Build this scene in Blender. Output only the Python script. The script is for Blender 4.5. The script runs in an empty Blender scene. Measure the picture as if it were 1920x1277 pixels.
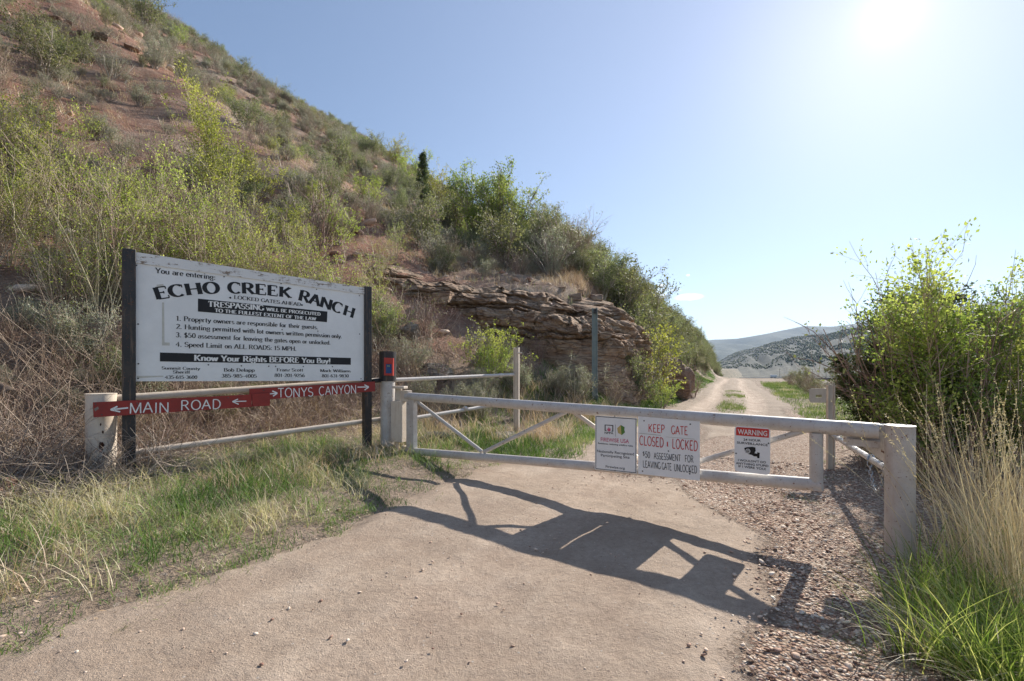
import bpy, math, numpy as np
from mathutils import Vector, Matrix

# ------------------------------------------------------------------ camera, sky, sun, exposure
S = bpy.context.scene
COL = S.collection
FPX, HY, EYE = 870.0, 690.0, 1.6            # focal length and horizon in pixels of the 1920 wide frame, eye height
cam_d = bpy.data.cameras.new('camera'); cam = bpy.data.objects.new('camera', cam_d); COL.objects.link(cam)
cam.location = (0, 0, EYE); cam.rotation_euler = (math.pi / 2, 0, 0)
cam_d.sensor_width = 36; cam_d.lens = 36 * FPX / 1920; cam_d.shift_y = (HY - 638.5) / 1920
cam_d.clip_start = 0.05; cam_d.clip_end = 30000
S.camera = cam
SUN = Vector((0.818, 1.0, 0.764)).normalized()
EL = math.asin(SUN.z); AZ = math.atan2(SUN.x, SUN.y)
w = bpy.data.worlds.new('World'); S.world = w; w.use_nodes = True
nt = w.node_tree; nt.nodes.clear()
def N(nt, t, **k):
    n = nt.nodes.new(t)
    for a, b in k.items(): setattr(n, a, b)
    return n
out = N(nt, 'ShaderNodeOutputWorld'); bg = N(nt, 'ShaderNodeBackground')
sky = N(nt, 'ShaderNodeTexSky', sky_type='NISHITA', sun_disc=False)
sky.sun_elevation = EL; sky.sun_rotation = AZ
sky.altitude = 1700; sky.air_density = 1.0; sky.dust_density = 0.25; sky.ozone_density = 1.6
bg.inputs['Strength'].default_value = 0.15
# small clouds low over the far ridge, and the bright aureole round the sun
geo = N(nt, 'ShaderNodeNewGeometry')
def vm(nt, op, a, b=None):
    n = N(nt, 'ShaderNodeVectorMath', operation=op)
    for i, x in enumerate((a, b)):
        if x is None: continue
        if isinstance(x, (tuple, list, Vector)): n.inputs[i].default_value = tuple(x)
        else: nt.links.new(x, n.inputs[i])
    return n
def mth(nt, op, a, b=None, c=None, clamp=False):
    n = N(nt, 'ShaderNodeMath', operation=op, use_clamp=clamp)
    for i, x in enumerate((a, b, c)):
        if x is None: continue
        if isinstance(x, (int, float)): n.inputs[i].default_value = x
        else: nt.links.new(x, n.inputs[i])
    return n.outputs[0]
tc = N(nt, 'ShaderNodeTexCoord')
dirv = vm(nt, 'NORMALIZE', tc.outputs['Generated']).outputs[0]
cs = vm(nt, 'DOT_PRODUCT', dirv, SUN).outputs['Value']
cs = mth(nt, 'MAXIMUM', cs, 0.0)
g1 = mth(nt, 'MULTIPLY', mth(nt, 'POWER', cs, 1200.0), .22)
g2 = mth(nt, 'MULTIPLY', mth(nt, 'POWER', cs, 60.0), .20)
g3 = mth(nt, 'MULTIPLY', mth(nt, 'POWER', cs, 4.0), 0.18)
glow = mth(nt, 'ADD', mth(nt, 'ADD', g1, g2), g3)
cl = None
for (px, py, sx, sy, k) in ((1291, 557, 26, 5.5, 1.0), (1238, 552, 13, 10, .8), (1290, 516, 3.5, 2.0, .8), (1240, 536, 10, 3, .7), (1262, 545, 20, 2.0, .3)):
    c = Vector(((px - 960) / FPX, 1, (HY - py) / FPX)).normalized()
    d = vm(nt, 'SUBTRACT', dirv, c).outputs[0]
    d = vm(nt, 'MULTIPLY', d, (FPX / sx * 1.2, FPX / sx * 1.2, FPX / sy)).outputs[0]
    l = vm(nt, 'LENGTH', d).outputs['Value']
    v = mth(nt, 'MULTIPLY', mth(nt, 'SUBTRACT', 1.25, l, clamp=True), k)
    cl = v if cl is None else mth(nt, 'MAXIMUM', cl, v)
nz = N(nt, 'ShaderNodeTexNoise'); nz.inputs['Scale'].default_value = 90; nz.inputs['Detail'].default_value = 6
nt.links.new(dirv, nz.inputs['Vector'])
cl = mth(nt, 'MULTIPLY', cl, mth(nt, 'MULTIPLY', mth(nt, 'SUBTRACT', nz.outputs['Fac'], 0.28), 3.2, clamp=True), clamp=True)
mx = N(nt, 'ShaderNodeMix', data_type='RGBA', blend_type='ADD'); mx.inputs['Factor'].default_value = 1
gc = N(nt, 'ShaderNodeCombineColor'); 
nt.links.new(mth(nt, 'MULTIPLY', glow, 4.0), gc.inputs[0]); nt.links.new(mth(nt, 'MULTIPLY', glow, 3.65), gc.inputs[1]); nt.links.new(mth(nt, 'MULTIPLY', glow, 3.8), gc.inputs[2])
gmm = N(nt, 'ShaderNodeGamma'); gmm.inputs[1].default_value = 0.72; nt.links.new(sky.outputs[0], gmm.inputs[0]); hs = N(nt, 'ShaderNodeHueSaturation'); hs.inputs['Saturation'].default_value = 1.06; hs.inputs['Value'].default_value = .90; hs.inputs['Hue'].default_value = .504; nt.links.new(gmm.outputs[0], hs.inputs['Color']); nt.links.new(hs.outputs[0], mx.inputs['A']); nt.links.new(gc.outputs[0], mx.inputs['B'])
mc = N(nt, 'ShaderNodeMix', data_type='RGBA'); mc.inputs['B'].default_value = (9.0, 9.2, 9.5, 1)
nt.links.new(mx.outputs['Result'], mc.inputs['A']); nt.links.new(cl, mc.inputs['Factor'])
nt.links.new(mc.outputs['Result'], bg.inputs['Color']); nt.links.new(bg.outputs[0], out.inputs['Surface'])
sd = bpy.data.lights.new('sun', 'SUN'); sd.energy = 4.4; sd.angle = math.radians(0.55); sd.color = (1, .94, .85)
so = bpy.data.objects.new('sun', sd); COL.objects.link(so); so.rotation_euler = SUN.to_track_quat('Z', 'Y').to_euler()
so.location = (0, 0, 20)
S.view_settings.view_transform = 'Standard'; S.view_settings.look = 'None'
S.view_settings.exposure = 0.88; S.view_settings.gamma = 1; S.view_settings.use_curve_mapping = False
S.cycles.max_bounces = 6; S.cycles.diffuse_bounces = 3; S.cycles.transmission_bounces = 4; S.cycles.transparent_max_bounces = 4
S.cycles.volume_bounces = 0

R = np.random.default_rng(11)
# ------------------------------------------------------------------ noise and mesh helpers
def _hash(ix, iy, s):
    h = (ix.astype(np.int64) * 374761393 + iy.astype(np.int64) * 668265263 + s * 1442695041) & 0x7fffffff
    h = ((h ^ (h >> 13)) * 1274126177) & 0x7fffffff
    return ((h ^ (h >> 16)) & 0xffff) / 65535.0
def vn(x, y, s=0):
    xi = np.floor(x); yi = np.floor(y); fx = x - xi; fy = y - yi
    fx = fx * fx * (3 - 2 * fx); fy = fy * fy * (3 - 2 * fy)
    a = _hash(xi, yi, s); b = _hash(xi + 1, yi, s); c = _hash(xi, yi + 1, s); d = _hash(xi + 1, yi + 1, s)
    return (a + (b - a) * fx) * (1 - fy) + (c + (d - c) * fx) * fy - 0.5
def fbm(x, y, s=0, o=4, g=.5):
    r = 0; a = 1.0
    for i in range(o): r = r + a * vn(x * 2 ** i + 17.3 * i, y * 2 ** i - 9.1 * i, s + i); a *= g
    return r
def sstep(a, b, x):
    t = np.clip((x - a) / (b - a), 0, 1); return t * t * (3 - 2 * t)
UX, UY = 0.454, 0.891
def uv(X, Y): return UX * X + UY * Y, -UY * X + UX * Y
def xy(u, v): return UX * u - UY * v, UY * u + UX * v
def toe(u): return np.interp(u, [-60, 3, 6.5, 9.5, 12, 14, 20, 60, 120], [8.2, 8.0, 7.2, 5.8, 4.4, 3.6, 3.6, 4.0, 4.4])
def cliffq(X, Y):                                    # metres behind the foot line of the cut rock face
    u, v = uv(X, Y)
    a = Y - 15.9 - .35 * vn(X * .5, X * 0, 5) ; b = (v - 4.5 - .4 * vn(u * .35, u * 0, 6))
    k = 1.5
    h = np.clip(.5 + .5 * (b - a) / k, 0, 1)
    return b * (1 - h) + a * h - k * h * (1 - h)
def roadc(u): return 0.9 + np.interp(u, [-40, 0, 12, 25, 34, 46, 60, 75, 95], [0, 0, -.25, -.35, .0, .5, .55, 1.0, 5.0])     # road centre line
def roadw(u): return np.interp(u, [-40, 0, 5, 9, 14, 40, 90], [2.75, 2.75, 2.9, 2.6, 2.2, 2.0, 1.8])
def H0(X, Y):
    X = np.asarray(X, float); Y = np.asarray(Y, float)
    u, v = uv(X, Y)
    s = v - toe(u)
    bank = .05 * np.clip(v - 3.6, 0, 4) + .09 * sstep(3.9, 5.5, v) * sstep(12, 7, u)
    rise = .70 * (np.sqrt(s * s + .5) + s) / 2 - .0
    low = bank + rise
    o = np.interp(X, [-9, -5.4, -2.3, 3.2, 6, 40], [-4.9, -4.4, -1.9, .9, .9, .9])
    o = o + np.interp(Y, [20, 60], [0, 0])
    sp = np.maximum(v, 0)
    up = .70 * sp + o
    q = cliffq(X, Y)
    wd = np.interp(u, [20, 30, 60], [2.2, 4.0, 5.0])
    t = sstep(0, 1, q / wd)
    z = low * (1 - t) + np.maximum(up, low) * t
    # crest, gullies
    far = np.sqrt(X * X + Y * Y)
    z = np.where(z > 60, 60 + 45 * np.tanh((z - 60) / 60), z)
    z = z * sstep(215, 150, u)
    amp = np.clip(s, 0, 40)
    z = z + amp * .045 * fbm(u * .09, v * .035, 21, 3) * 1.6 + np.clip(s, 0, 3) * .10 * fbm(X * .6, Y * .6, 22, 3)
    z = z + np.clip(s, 0, 6) * .03 * fbm(X * 2.3, Y * 2.3, 23, 2)
    z = z + sstep(3, 9, s) * (.55 * np.abs(fbm(u * .22, v * .16, 25, 3)) + .28 * fbm(X * .9, Y * .9, 26, 3) - .18 * np.abs(fbm(X * .45, Y * .45, 27, 2)))
    z = z + .03 * fbm(X * 1.1, Y * 1.1, 24, 3) * sstep(3.3, 4.5, v) + .03 * fbm(X * 1.1, Y * 1.1, 24, 3) * sstep(-1.6, -2.5, v)
    # falls away to the valley on the right and beyond the bend
    dr = np.clip(-v - 4.5, 0, None)
    z = z - np.minimum(.22 * dr + .0, 10.0) * sstep(0, 3, dr)
    du = np.clip(u - 84, 0, None) * sstep(14, 5, v)
    z = z - np.minimum(.12 * du, 10 * np.ones_like(du)) * sstep(-50, -20, v)
    z = np.where(far > 60, z + .6 * fbm(X * .03, Y * .03, 31, 3), z)
    return np.maximum(z, -10.6 + .5 * fbm(X * .02, Y * .02, 32, 2))
def HG(X, Y):                                        # ground sheet: sunk a little under the road
    u, v = uv(X, Y)
    e = np.abs(v - roadc(u)) - roadw(u)
    return H0(X, Y) - .09 * sstep(.35, -.25, e) * sstep(96, 86, u)
def h1(X, Y): return float(H0(np.array([X]), np.array([Y]))[0])
def hit(px, py, dmin=2.0, dmax=600):                 # where a sight line meets the ground
    D = np.geomspace(dmin, dmax, 3000)
    X = (px - 960) / FPX * D; Z = EYE - (py - HY) / FPX * D
    k = np.nonzero(H0(X, D) > Z)[0]
    i = k[0] if len(k) else len(D) - 1
    return float(X[i]), float(D[i])
def at(px, py, D): return Vector(((px - 960) / FPX * D, D, EYE - (py - HY) / FPX * D))

def mesh(name, V, quads=None, tris=None, rnd=None, mat_idx=None, smooth=False):
    me = bpy.data.meshes.new(name)
    V = np.asarray(V, np.float32).reshape(-1, 3)
    q = np.zeros((0, 4), np.int32) if quads is None or len(quads) == 0 else np.asarray(quads, np.int32)
    t = np.zeros((0, 3), np.int32) if tris is None or len(tris) == 0 else np.asarray(tris, np.int32)
    me.vertices.add(len(V)); me.vertices.foreach_set('co', V.ravel())
    me.loops.add(len(q) * 4 + len(t) * 3); me.polygons.add(len(q) + len(t))
    me.loops.foreach_set('vertex_index', np.concatenate([q.ravel(), t.ravel()]).astype(np.int32))
    ls = np.concatenate([np.arange(len(q)) * 4, len(q) * 4 + np.arange(len(t)) * 3]).astype(np.int32)
    me.polygons.foreach_set('loop_start', ls)
    if smooth: me.polygons.foreach_set('use_smooth', np.ones(len(q) + len(t), bool))
    if rnd is not None:
        a = me.attributes.new('rnd', 'FLOAT', 'POINT'); a.data.foreach_set('value', np.asarray(rnd, np.float32).ravel())
    me.update(calc_edges=True); me.validate()
    return me
def obj(name, me, mat=None, parent=None, loc=None):
    o = bpy.data.objects.new(name, me); COL.objects.link(o)
    if mat is not None and me is not None and len(me.materials) == 0: me.materials.append(mat)
    if parent is not None: o.parent = parent
    if loc is not None: o.location = loc
    return o
def tag(o, label=None, cat=None, group=None, kind=None):
    if label: o['label'] = label
    if cat: o['category'] = cat
    if group: o['group'] = group
    if kind: o['kind'] = kind
    return o
def thing(name, label, cat, loc=(0, 0, 0), rz=0, group=None):
    o = obj(name, None, loc=loc); o.rotation_euler = (0, 0, rz); o.empty_display_size = .2
    return tag(o, label, cat, group)
def join(parts):                                     # [(V, quads, tris, rnd)] -> one
    V = []; Q = []; T = []; Rn = []; n = 0
    for v, q, t, r in parts:
        v = np.asarray(v).reshape(-1, 3)
        V.append(v)
        if q is not None and len(q): Q.append(np.asarray(q) + n)
        if t is not None and len(t): T.append(np.asarray(t) + n)
        Rn.append(np.zeros(len(v)) if r is None else r); n += len(v)
    return np.concatenate(V), (np.concatenate(Q) if Q else None), (np.concatenate(T) if T else None), np.concatenate(Rn)

def wmat(o): return (wmat(o.parent) if o.parent else Matrix.Identity(4)) @ o.matrix_basis
class MB:
    """collects hard-surface solids in world space; build() links them as one mesh"""
    def __init__(s): s.v = []; s.f = []; s.sm = []
    def add(s, vs, fs, sm=False):
        n = len(s.v); s.v += [tuple(v) for v in vs]; s.f += [tuple(i + n for i in f) for f in fs]; s.sm += [sm] * len(fs)
    def box(s, c, ax, ay, az, b=0.0):                # centre and half-axis vectors; b = bevel
        c = Vector(c); ax, ay, az = Vector(ax), Vector(ay), Vector(az)
        if b <= 0:
            vs = [c + i * ax + j * ay + k * az for i in (-1, 1) for j in (-1, 1) for k in (-1, 1)]
            s.add(vs, [(0, 1, 3, 2), (4, 6, 7, 5), (0, 4, 5, 1), (2, 3, 7, 6), (0, 2, 6, 4), (1, 5, 7, 3)]); return
        L = [ax.length, ay.length, az.length]; u = [ax.normalized(), ay.normalized(), az.normalized()]
        import bmesh
        bm = bmesh.new()
        vs = [bm.verts.new(c + i * ax + j * ay + k * az) for i in (-1, 1) for j in (-1, 1) for k in (-1, 1)]
        for f in [(0, 1, 3, 2), (4, 6, 7, 5), (0, 4, 5, 1), (2, 3, 7, 6), (0, 2, 6, 4), (1, 5, 7, 3)]: bm.faces.new([vs[i] for i in f])
        bmesh.ops.bevel(bm, geom=bm.edges[:] + bm.verts[:], offset=b, segments=1, affect='EDGES')
        bm.verts.index_update()
        s.add([v.co.copy() for v in bm.verts], [[v.index for v in f.verts] for f in bm.faces]); bm.free()
    def tube(s, p, q, r, r2=None, n=20, cap=True, hollow=0):
        p, q = Vector(p), Vector(q); r2 = r if r2 is None else r2
        d = (q - p).normalized(); a = d.orthogonal().normalized(); b = d.cross(a)
        vs = []
        for P, rr in ((p, r), (q, r2)):
            for i in range(n):
                t = 2 * math.pi * i / n; vs.append(P + rr * (math.cos(t) * a + math.sin(t) * b))
        s.add(vs, [(i, (i + 1) % n, n + (i + 1) % n, n + i) for i in range(n)], True)
        if cap:
            s.add(vs[:n], [tuple(range(n))[::-1]]); s.add(vs[n:], [tuple(range(n))])
    def pipe(s, pts, r, n=12, caps=True):
        pts = [Vector(p) for p in pts]; vs = []; m = len(pts)
        a = None
        for i, p in enumerate(pts):
            d = (pts[min(i + 1, m - 1)] - pts[max(i - 1, 0)]).normalized()
            if a is None: a = d.orthogonal().normalized()
            a = (a - a.dot(d) * d).normalized(); b = d.cross(a)
            for k in range(n):
                t = 2 * math.pi * k / n; vs.append(p + r * (math.cos(t) * a + math.sin(t) * b))
        s.add(vs, [(i * n + k, i * n + (k + 1) % n, (i + 1) * n + (k + 1) % n, (i + 1) * n + k) for i in range(m - 1) for k in range(n)], True)
        if caps: s.add(vs[:n], [tuple(range(n))[::-1]]); s.add(vs[-n:], [tuple(range(n))])
    def prism(s, pts, nrm):                          # polygon extruded along vector nrm
        n = len(pts); pts = [Vector(p) for p in pts]; nrm = Vector(nrm)
        vs = pts + [p + nrm for p in pts]
        s.add(vs, [tuple(range(n))[::-1], tuple(range(n, 2 * n))] + [(i, (i + 1) % n, n + (i + 1) % n, n + i) for i in range(n)])
    def build(s, name, mat, parent=None):
        me = bpy.data.meshes.new(name); v = s.v
        if parent is not None:
            inv = wmat(parent).inverted(); v = [inv @ Vector(x) for x in v]
        me.from_pydata([tuple(x) for x in v], [], s.f); me.update()
        for p, k in zip(me.polygons, s.sm): p.use_smooth = k
        import bmesh
        bm = bmesh.new(); bm.from_mesh(me); bmesh.ops.recalc_face_normals(bm, faces=bm.faces[:]); bm.to_mesh(me); bm.free()
        return obj(name, me, mat, parent)

# ------------------------------------------------------------------ materials
def newmat(name):
    m = bpy.data.materials.new(name); m.use_nodes = True; nt = m.node_tree; nt.nodes.clear()
    return m, nt, N(nt, 'ShaderNodeOutputMaterial')
def ramp(nt, fac, stops):
    r = N(nt, 'ShaderNodeValToRGB'); cr = r.color_ramp
    while len(cr.elements) < len(stops): cr.elements.new(.5)
    for e, (p, c) in zip(cr.elements, stops): e.position = p; e.color = (*c, 1)
    nt.links.new(fac, r.inputs[0]); return r.outputs[0]
def noise(nt, vec, sc, det=4, rough=.55):
    n = N(nt, 'ShaderNodeTexNoise'); n.inputs['Scale'].default_value = sc; n.inputs['Detail'].default_value = det; n.inputs['Roughness'].default_value = rough
    if vec is not None: nt.links.new(vec, n.inputs['Vector'])
    return n.outputs['Fac']
def mixc(nt, f, a, b, bt='MIX'):
    n = N(nt, 'ShaderNodeMix', data_type='RGBA', blend_type=bt)
    for k, x in (('Factor', f), ('A', a), ('B', b)):
        if isinstance(x, (int, float)): n.inputs[k].default_value = x
        elif isinstance(x, tuple): n.inputs[k].default_value = (*x, 1)
        else: nt.links.new(x, n.inputs[k])
    return n.outputs['Result']
def bump(nt, h, st, dist=.02):
    b = N(nt, 'ShaderNodeBump'); b.inputs['Strength'].default_value = st; b.inputs['Distance'].default_value = dist
    nt.links.new(h, b.inputs['Height']); return b.outputs[0]
def pbsdf(nt, out, col, rough=.9, metal=0, nrm=None, spec=.3):
    p = N(nt, 'ShaderNodeBsdfPrincipled'); p.inputs['Metallic'].default_value = metal; p.inputs['Specular IOR Level'].default_value = spec
    if isinstance(rough, (int, float)): p.inputs['Roughness'].default_value = rough
    else: nt.links.new(rough, p.inputs['Roughness'])
    if isinstance(col, tuple): p.inputs['Base Color'].default_value = (*col, 1)
    else: nt.links.new(col, p.inputs['Base Color'])
    if nrm is not None: nt.links.new(nrm, p.inputs['Normal'])
    nt.links.new(p.outputs[0], out.inputs['Surface']); return p
def pos(nt): return N(nt, 'ShaderNodeNewGeometry').outputs['Position']
def leafmat(name, stops, trans=.45, vary=.25, rough=.55):
    """leaf, blade or twig colour from the per-piece random value, shifted a little per plant"""
    m, nt, out = newmat(name)
    at_ = N(nt, 'ShaderNodeAttribute', attribute_name='rnd')
    col = ramp(nt, at_.outputs['Fac'], stops)
    oi = N(nt, 'ShaderNodeObjectInfo')
    hsv = N(nt, 'ShaderNodeHueSaturation'); nt.links.new(col, hsv.inputs['Color'])
    nt.links.new(mth(nt, 'ADD', mth(nt, 'MULTIPLY', oi.outputs['Random'], vary * 2), 1.22 - vary), hsv.inputs['Value'])
    nt.links.new(mth(nt, 'ADD', mth(nt, 'MULTIPLY', oi.outputs['Random'], .05), .475), hsv.inputs['Hue'])
    d = N(nt, 'ShaderNodeBsdfPrincipled'); d.inputs['Roughness'].default_value = rough; d.inputs['Specular IOR Level'].default_value = .25
    nt.links.new(hsv.outputs[0], d.inputs['Base Color'])
    if trans > 0:
        t = N(nt, 'ShaderNodeBsdfTranslucent')
        nt.links.new(mixc(nt, 1.0, hsv.outputs[0], (1.3, 1.3, .85), 'MULTIPLY'), t.inputs['Color'])
        s = N(nt, 'ShaderNodeMixShader'); s.inputs[0].default_value = trans
        nt.links.new(d.outputs[0], s.inputs[1]); nt.links.new(t.outputs[0], s.inputs[2]); nt.links.new(s.outputs[0], out.inputs['Surface'])
    else: nt.links.new(d.outputs[0], out.inputs['Surface'])
    return m
M = {}
def stops(*c): return [(i / (len(c) - 1), x) for i, x in enumerate(c)]
M['sage'] = leafmat('sagebrush_leaf', stops((.12, .13, .095), (.20, .21, .155), (.28, .29, .22), (.38, .385, .31)), .3)
M['leaf'] = leafmat('shrub_leaf', stops((.07, .095, .035), (.125, .145, .07), (.20, .22, .11), (.31, .325, .17)), .4)
M['limeleaf'] = leafmat('young_leaf', stops((.13, .17, .035), (.23, .28, .06), (.33, .37, .10), (.44, .45, .17)), .5)
M['clumpleaf'] = leafmat('tree_leaf', stops((.08, .12, .035), (.15, .21, .06), (.24, .31, .085), (.34, .40, .12)), .5)
M['bushleaf'] = leafmat('bush_leaf', stops((.05, .075, .022), (.10, .14, .038), (.17, .22, .055), (.30, .34, .10)), .4)
M['darkleaf'] = leafmat('juniper_scale', stops((.03, .045, .018), (.055, .08, .03), (.09, .115, .042), (.15, .165, .07)), .25)
M['twig'] = leafmat('twig_bark', stops((.15, .12, .095), (.27, .22, .175), (.42, .36, .29)), 0)
M['cane'] = leafmat('pale_cane', stops((.20, .145, .095), (.34, .265, .18), (.52, .43, .31)), 0)
M['purple'] = leafmat('bare_twig', stops((.17, .105, .08), (.30, .21, .165), (.46, .36, .28)), 0)
M['drygrass'] = leafmat('dry_grass', stops((.25, .175, .115), (.40, .30, .20), (.54, .43, .31), (.68, .59, .46)), .22, .1)
M['grass'] = leafmat('green_grass', stops((.06, .10, .025), (.11, .17, .04), (.17, .23, .07), (.36, .32, .21), (.56, .48, .36)), .33, .1)
M['lushgrass'] = leafmat('lush_grass', stops((.07, .11, .025), (.14, .195, .04), (.24, .29, .07), (.46, .44, .20)), .45, .1)
M['bark'] = leafmat('trunk_bark', stops((.07, .05, .04), (.14, .10, .08), (.2, .16, .13)), 0)

def ground_mat():
    m, nt, out = newmat('hill_soil'); P = pos(nt)
    a = noise(nt, P, .12, 6, .6); b = noise(nt, P, 1.3, 8, .7); c = noise(nt, P, 14, 6, .7); d = noise(nt, P, 90, 3)
    sx = N(nt, 'ShaderNodeSeparateXYZ'); nt.links.new(P, sx.inputs[0])
    red = ramp(nt, b, [(.25, (.14, .07, .045)), (.5, (.34, .17, .11)), (.7, (.48, .32, .235))])
    tan = ramp(nt, b, [(.25, (.21, .15, .105)), (.55, (.36, .275, .205)), (.75, (.48, .385, .30))])
    hz = mth(nt, 'MULTIPLY', mth(nt, 'SUBTRACT', mth(nt, 'ADD', sx.outputs[2], mth(nt, 'MULTIPLY', a, 2.0)), 2.2), .8, clamp=True)
    redm = mth(nt, 'MULTIPLY', hz, mth(nt, 'MULTIPLY', mth(nt, 'SUBTRACT', a, .36), 5.0, clamp=True))
    col = mixc(nt, redm, tan, red)
    green = mth(nt, 'MULTIPLY', mth(nt, 'SUBTRACT', noise(nt, P, .35, 5), .52), 3, clamp=True)
    farf = mth(nt, 'MULTIPLY', mth(nt, 'SUBTRACT', vm(nt, 'LENGTH', P).outputs['Value'], 55), .012, clamp=True)
    low_ = mth(nt, 'LESS_THAN', sx.outputs[2], 1.2)
    col = mixc(nt, mth(nt, 'MULTIPLY', mth(nt, 'MULTIPLY', mth(nt, 'ADD', green, .55, clamp=True), farf), low_), col, (.075, .085, .045))
    col = mixc(nt, .35, col, ramp(nt, c, [(.3, (.3, .3, .3)), (.7, (1.3, 1.3, 1.3))]), 'MULTIPLY')
    st = N(nt, 'ShaderNodeTexVoronoi'); st.inputs['Scale'].default_value = 9; nt.links.new(P, st.inputs['Vector'])
    sm = mth(nt, 'MULTIPLY', mth(nt, 'LESS_THAN', st.outputs['Distance'], .28), mth(nt, 'GREATER_THAN', c, .52))
    col = mixc(nt, sm, col, (.36, .29, .23))
    hgt = mth(nt, 'ADD', mth(nt, 'MULTIPLY', b, 1.0), mth(nt, 'ADD', mth(nt, 'MULTIPLY', c, .35), mth(nt, 'MULTIPLY', sm, .12)))
    pbsdf(nt, out, col, .95, 0, bump(nt, hgt, 1.0, .22)); return m
M['ground'] = ground_mat()
def road_mat():
    m, nt, out = newmat('dirt_road'); P = pos(nt)
    vv = N(nt, 'ShaderNodeAttribute', attribute_name='lane').outputs['Fac']      # metres across the road
    uu = N(nt, 'ShaderNodeAttribute', attribute_name='along').outputs['Fac']
    cmb = N(nt, 'ShaderNodeCombineXYZ'); nt.links.new(mth(nt, 'MULTIPLY', vv, 1.0), cmb.inputs[0]); nt.links.new(mth(nt, 'MULTIPLY', uu, .09), cmb.inputs[1])
    streak = noise(nt, cmb.outputs[0], 2.6, 7, .6)
    a = noise(nt, P, 1.1, 9, .68); c = noise(nt, P, 26, 6, .75); d = noise(nt, P, 130, 3)
    col = ramp(nt, streak, [(.30, (.29, .21, .155)), (.5, (.39, .295, .22)), (.70, (.50, .40, .31))])
    col = mixc(nt, .6, col, ramp(nt, a, [(.3, (.29, .205, .15)), (.5, (.43, .33, .25)), (.68, (.58, .465, .365))]))
    col = mixc(nt, .8, col, ramp(nt, c, [(.3, (.72, .70, .68)), (.5, (1, 1, 1)), (.72, (1.22, 1.22, 1.2))]), 'MULTIPLY')
    col = mixc(nt, .6, col, ramp(nt, d, [(.3, (.7, .7, .7)), (.7, (1.25, 1.25, 1.25))]), 'MULTIPLY')
    farw = mth(nt, 'MAXIMUM', mth(nt, 'MULTIPLY', mth(nt, 'SUBTRACT', uu, 8.0), .12, clamp=True), .22)
    wob = mth(nt, 'MULTIPLY', mth(nt, 'SUBTRACT', noise(nt, cmb.outputs[0], .9, 3), .5), .9)
    d1 = mth(nt, 'ABSOLUTE', mth(nt, 'SUBTRACT', mth(nt, 'ABSOLUTE', mth(nt, 'ADD', mth(nt, 'SUBTRACT', vv, .05), wob)), .92))
    offt = mth(nt, 'MULTIPLY', mth(nt, 'MULTIPLY', mth(nt, 'SUBTRACT', d1, .22), 3.5, clamp=True), farw)
    col = mixc(nt, mth(nt, 'MULTIPLY', offt, .75), col, mixc(nt, a, (.15, .115, .08), (.34, .26, .19)))
    g = N(nt, 'ShaderNodeAttribute', attribute_name='gravel').outputs['Fac']
    vo = N(nt, 'ShaderNodeTexVoronoi'); vo.inputs['Scale'].default_value = 42; nt.links.new(P, vo.inputs['Vector'])
    vr = N(nt, 'ShaderNodeSeparateColor'); nt.links.new(vo.outputs['Color'], vr.inputs[0])
    pc = ramp(nt, vr.outputs[0], [(0, (.26, .16, .12)), (.35, (.50, .36, .28)), (.7, (.62, .49, .39)), (1, (.74, .65, .55))])
    pc = mixc(nt, 1.0, pc, ramp(nt, vo.outputs['Distance'], [(.2, (1, 1, 1)), (.65, (.62, .56, .5))]), 'MULTIPLY')
    gm = mth(nt, 'MULTIPLY', mth(nt, 'SUBTRACT', mth(nt, 'ADD', g, mth(nt, 'MULTIPLY', mth(nt, 'SUBTRACT', c, .5), 1.2)), .35), 5, clamp=True)
    col = mixc(nt, gm, col, pc)
    # sparse small stones pressed into the dirt
    vs = N(nt, 'ShaderNodeTexVoronoi'); vs.inputs['Scale'].default_value = 24; nt.links.new(P, vs.inputs['Vector'])
    s1 = mth(nt, 'LESS_THAN', vs.outputs['Distance'], .17)
    vr2 = N(nt, 'ShaderNodeSeparateColor'); nt.links.new(vs.outputs['Color'], vr2.inputs[0])
    s1 = mth(nt, 'MULTIPLY', s1, mth(nt, 'GREATER_THAN', vr2.outputs[1], .62))
    col = mixc(nt, mth(nt, 'MULTIPLY', s1, .8), col, ramp(nt, vr2.outputs[0], [(0, (.16, .11, .09)), (.5, (.38, .3, .24)), (1, (.55, .5, .44))]))
    hg = mth(nt, 'ADD', mth(nt, 'ADD', mth(nt, 'MULTIPLY', c, .35), mth(nt, 'MULTIPLY', d, .16)), mth(nt, 'MULTIPLY', s1, .3))
    hg = mth(nt, 'ADD', hg, mth(nt, 'MULTIPLY', mth(nt, 'SUBTRACT', 1.0, vo.outputs['Distance']), mth(nt, 'MULTIPLY', gm, .8)))
    hg = mth(nt, 'ADD', hg, mth(nt, 'ADD', mth(nt, 'MULTIPLY', streak, .3), mth(nt, 'MULTIPLY', a, 1.0)))
    pbsdf(nt, out, col, .95, 0, bump(nt, hg, 1.0, .045)); return m
M['road'] = road_mat()
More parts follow.
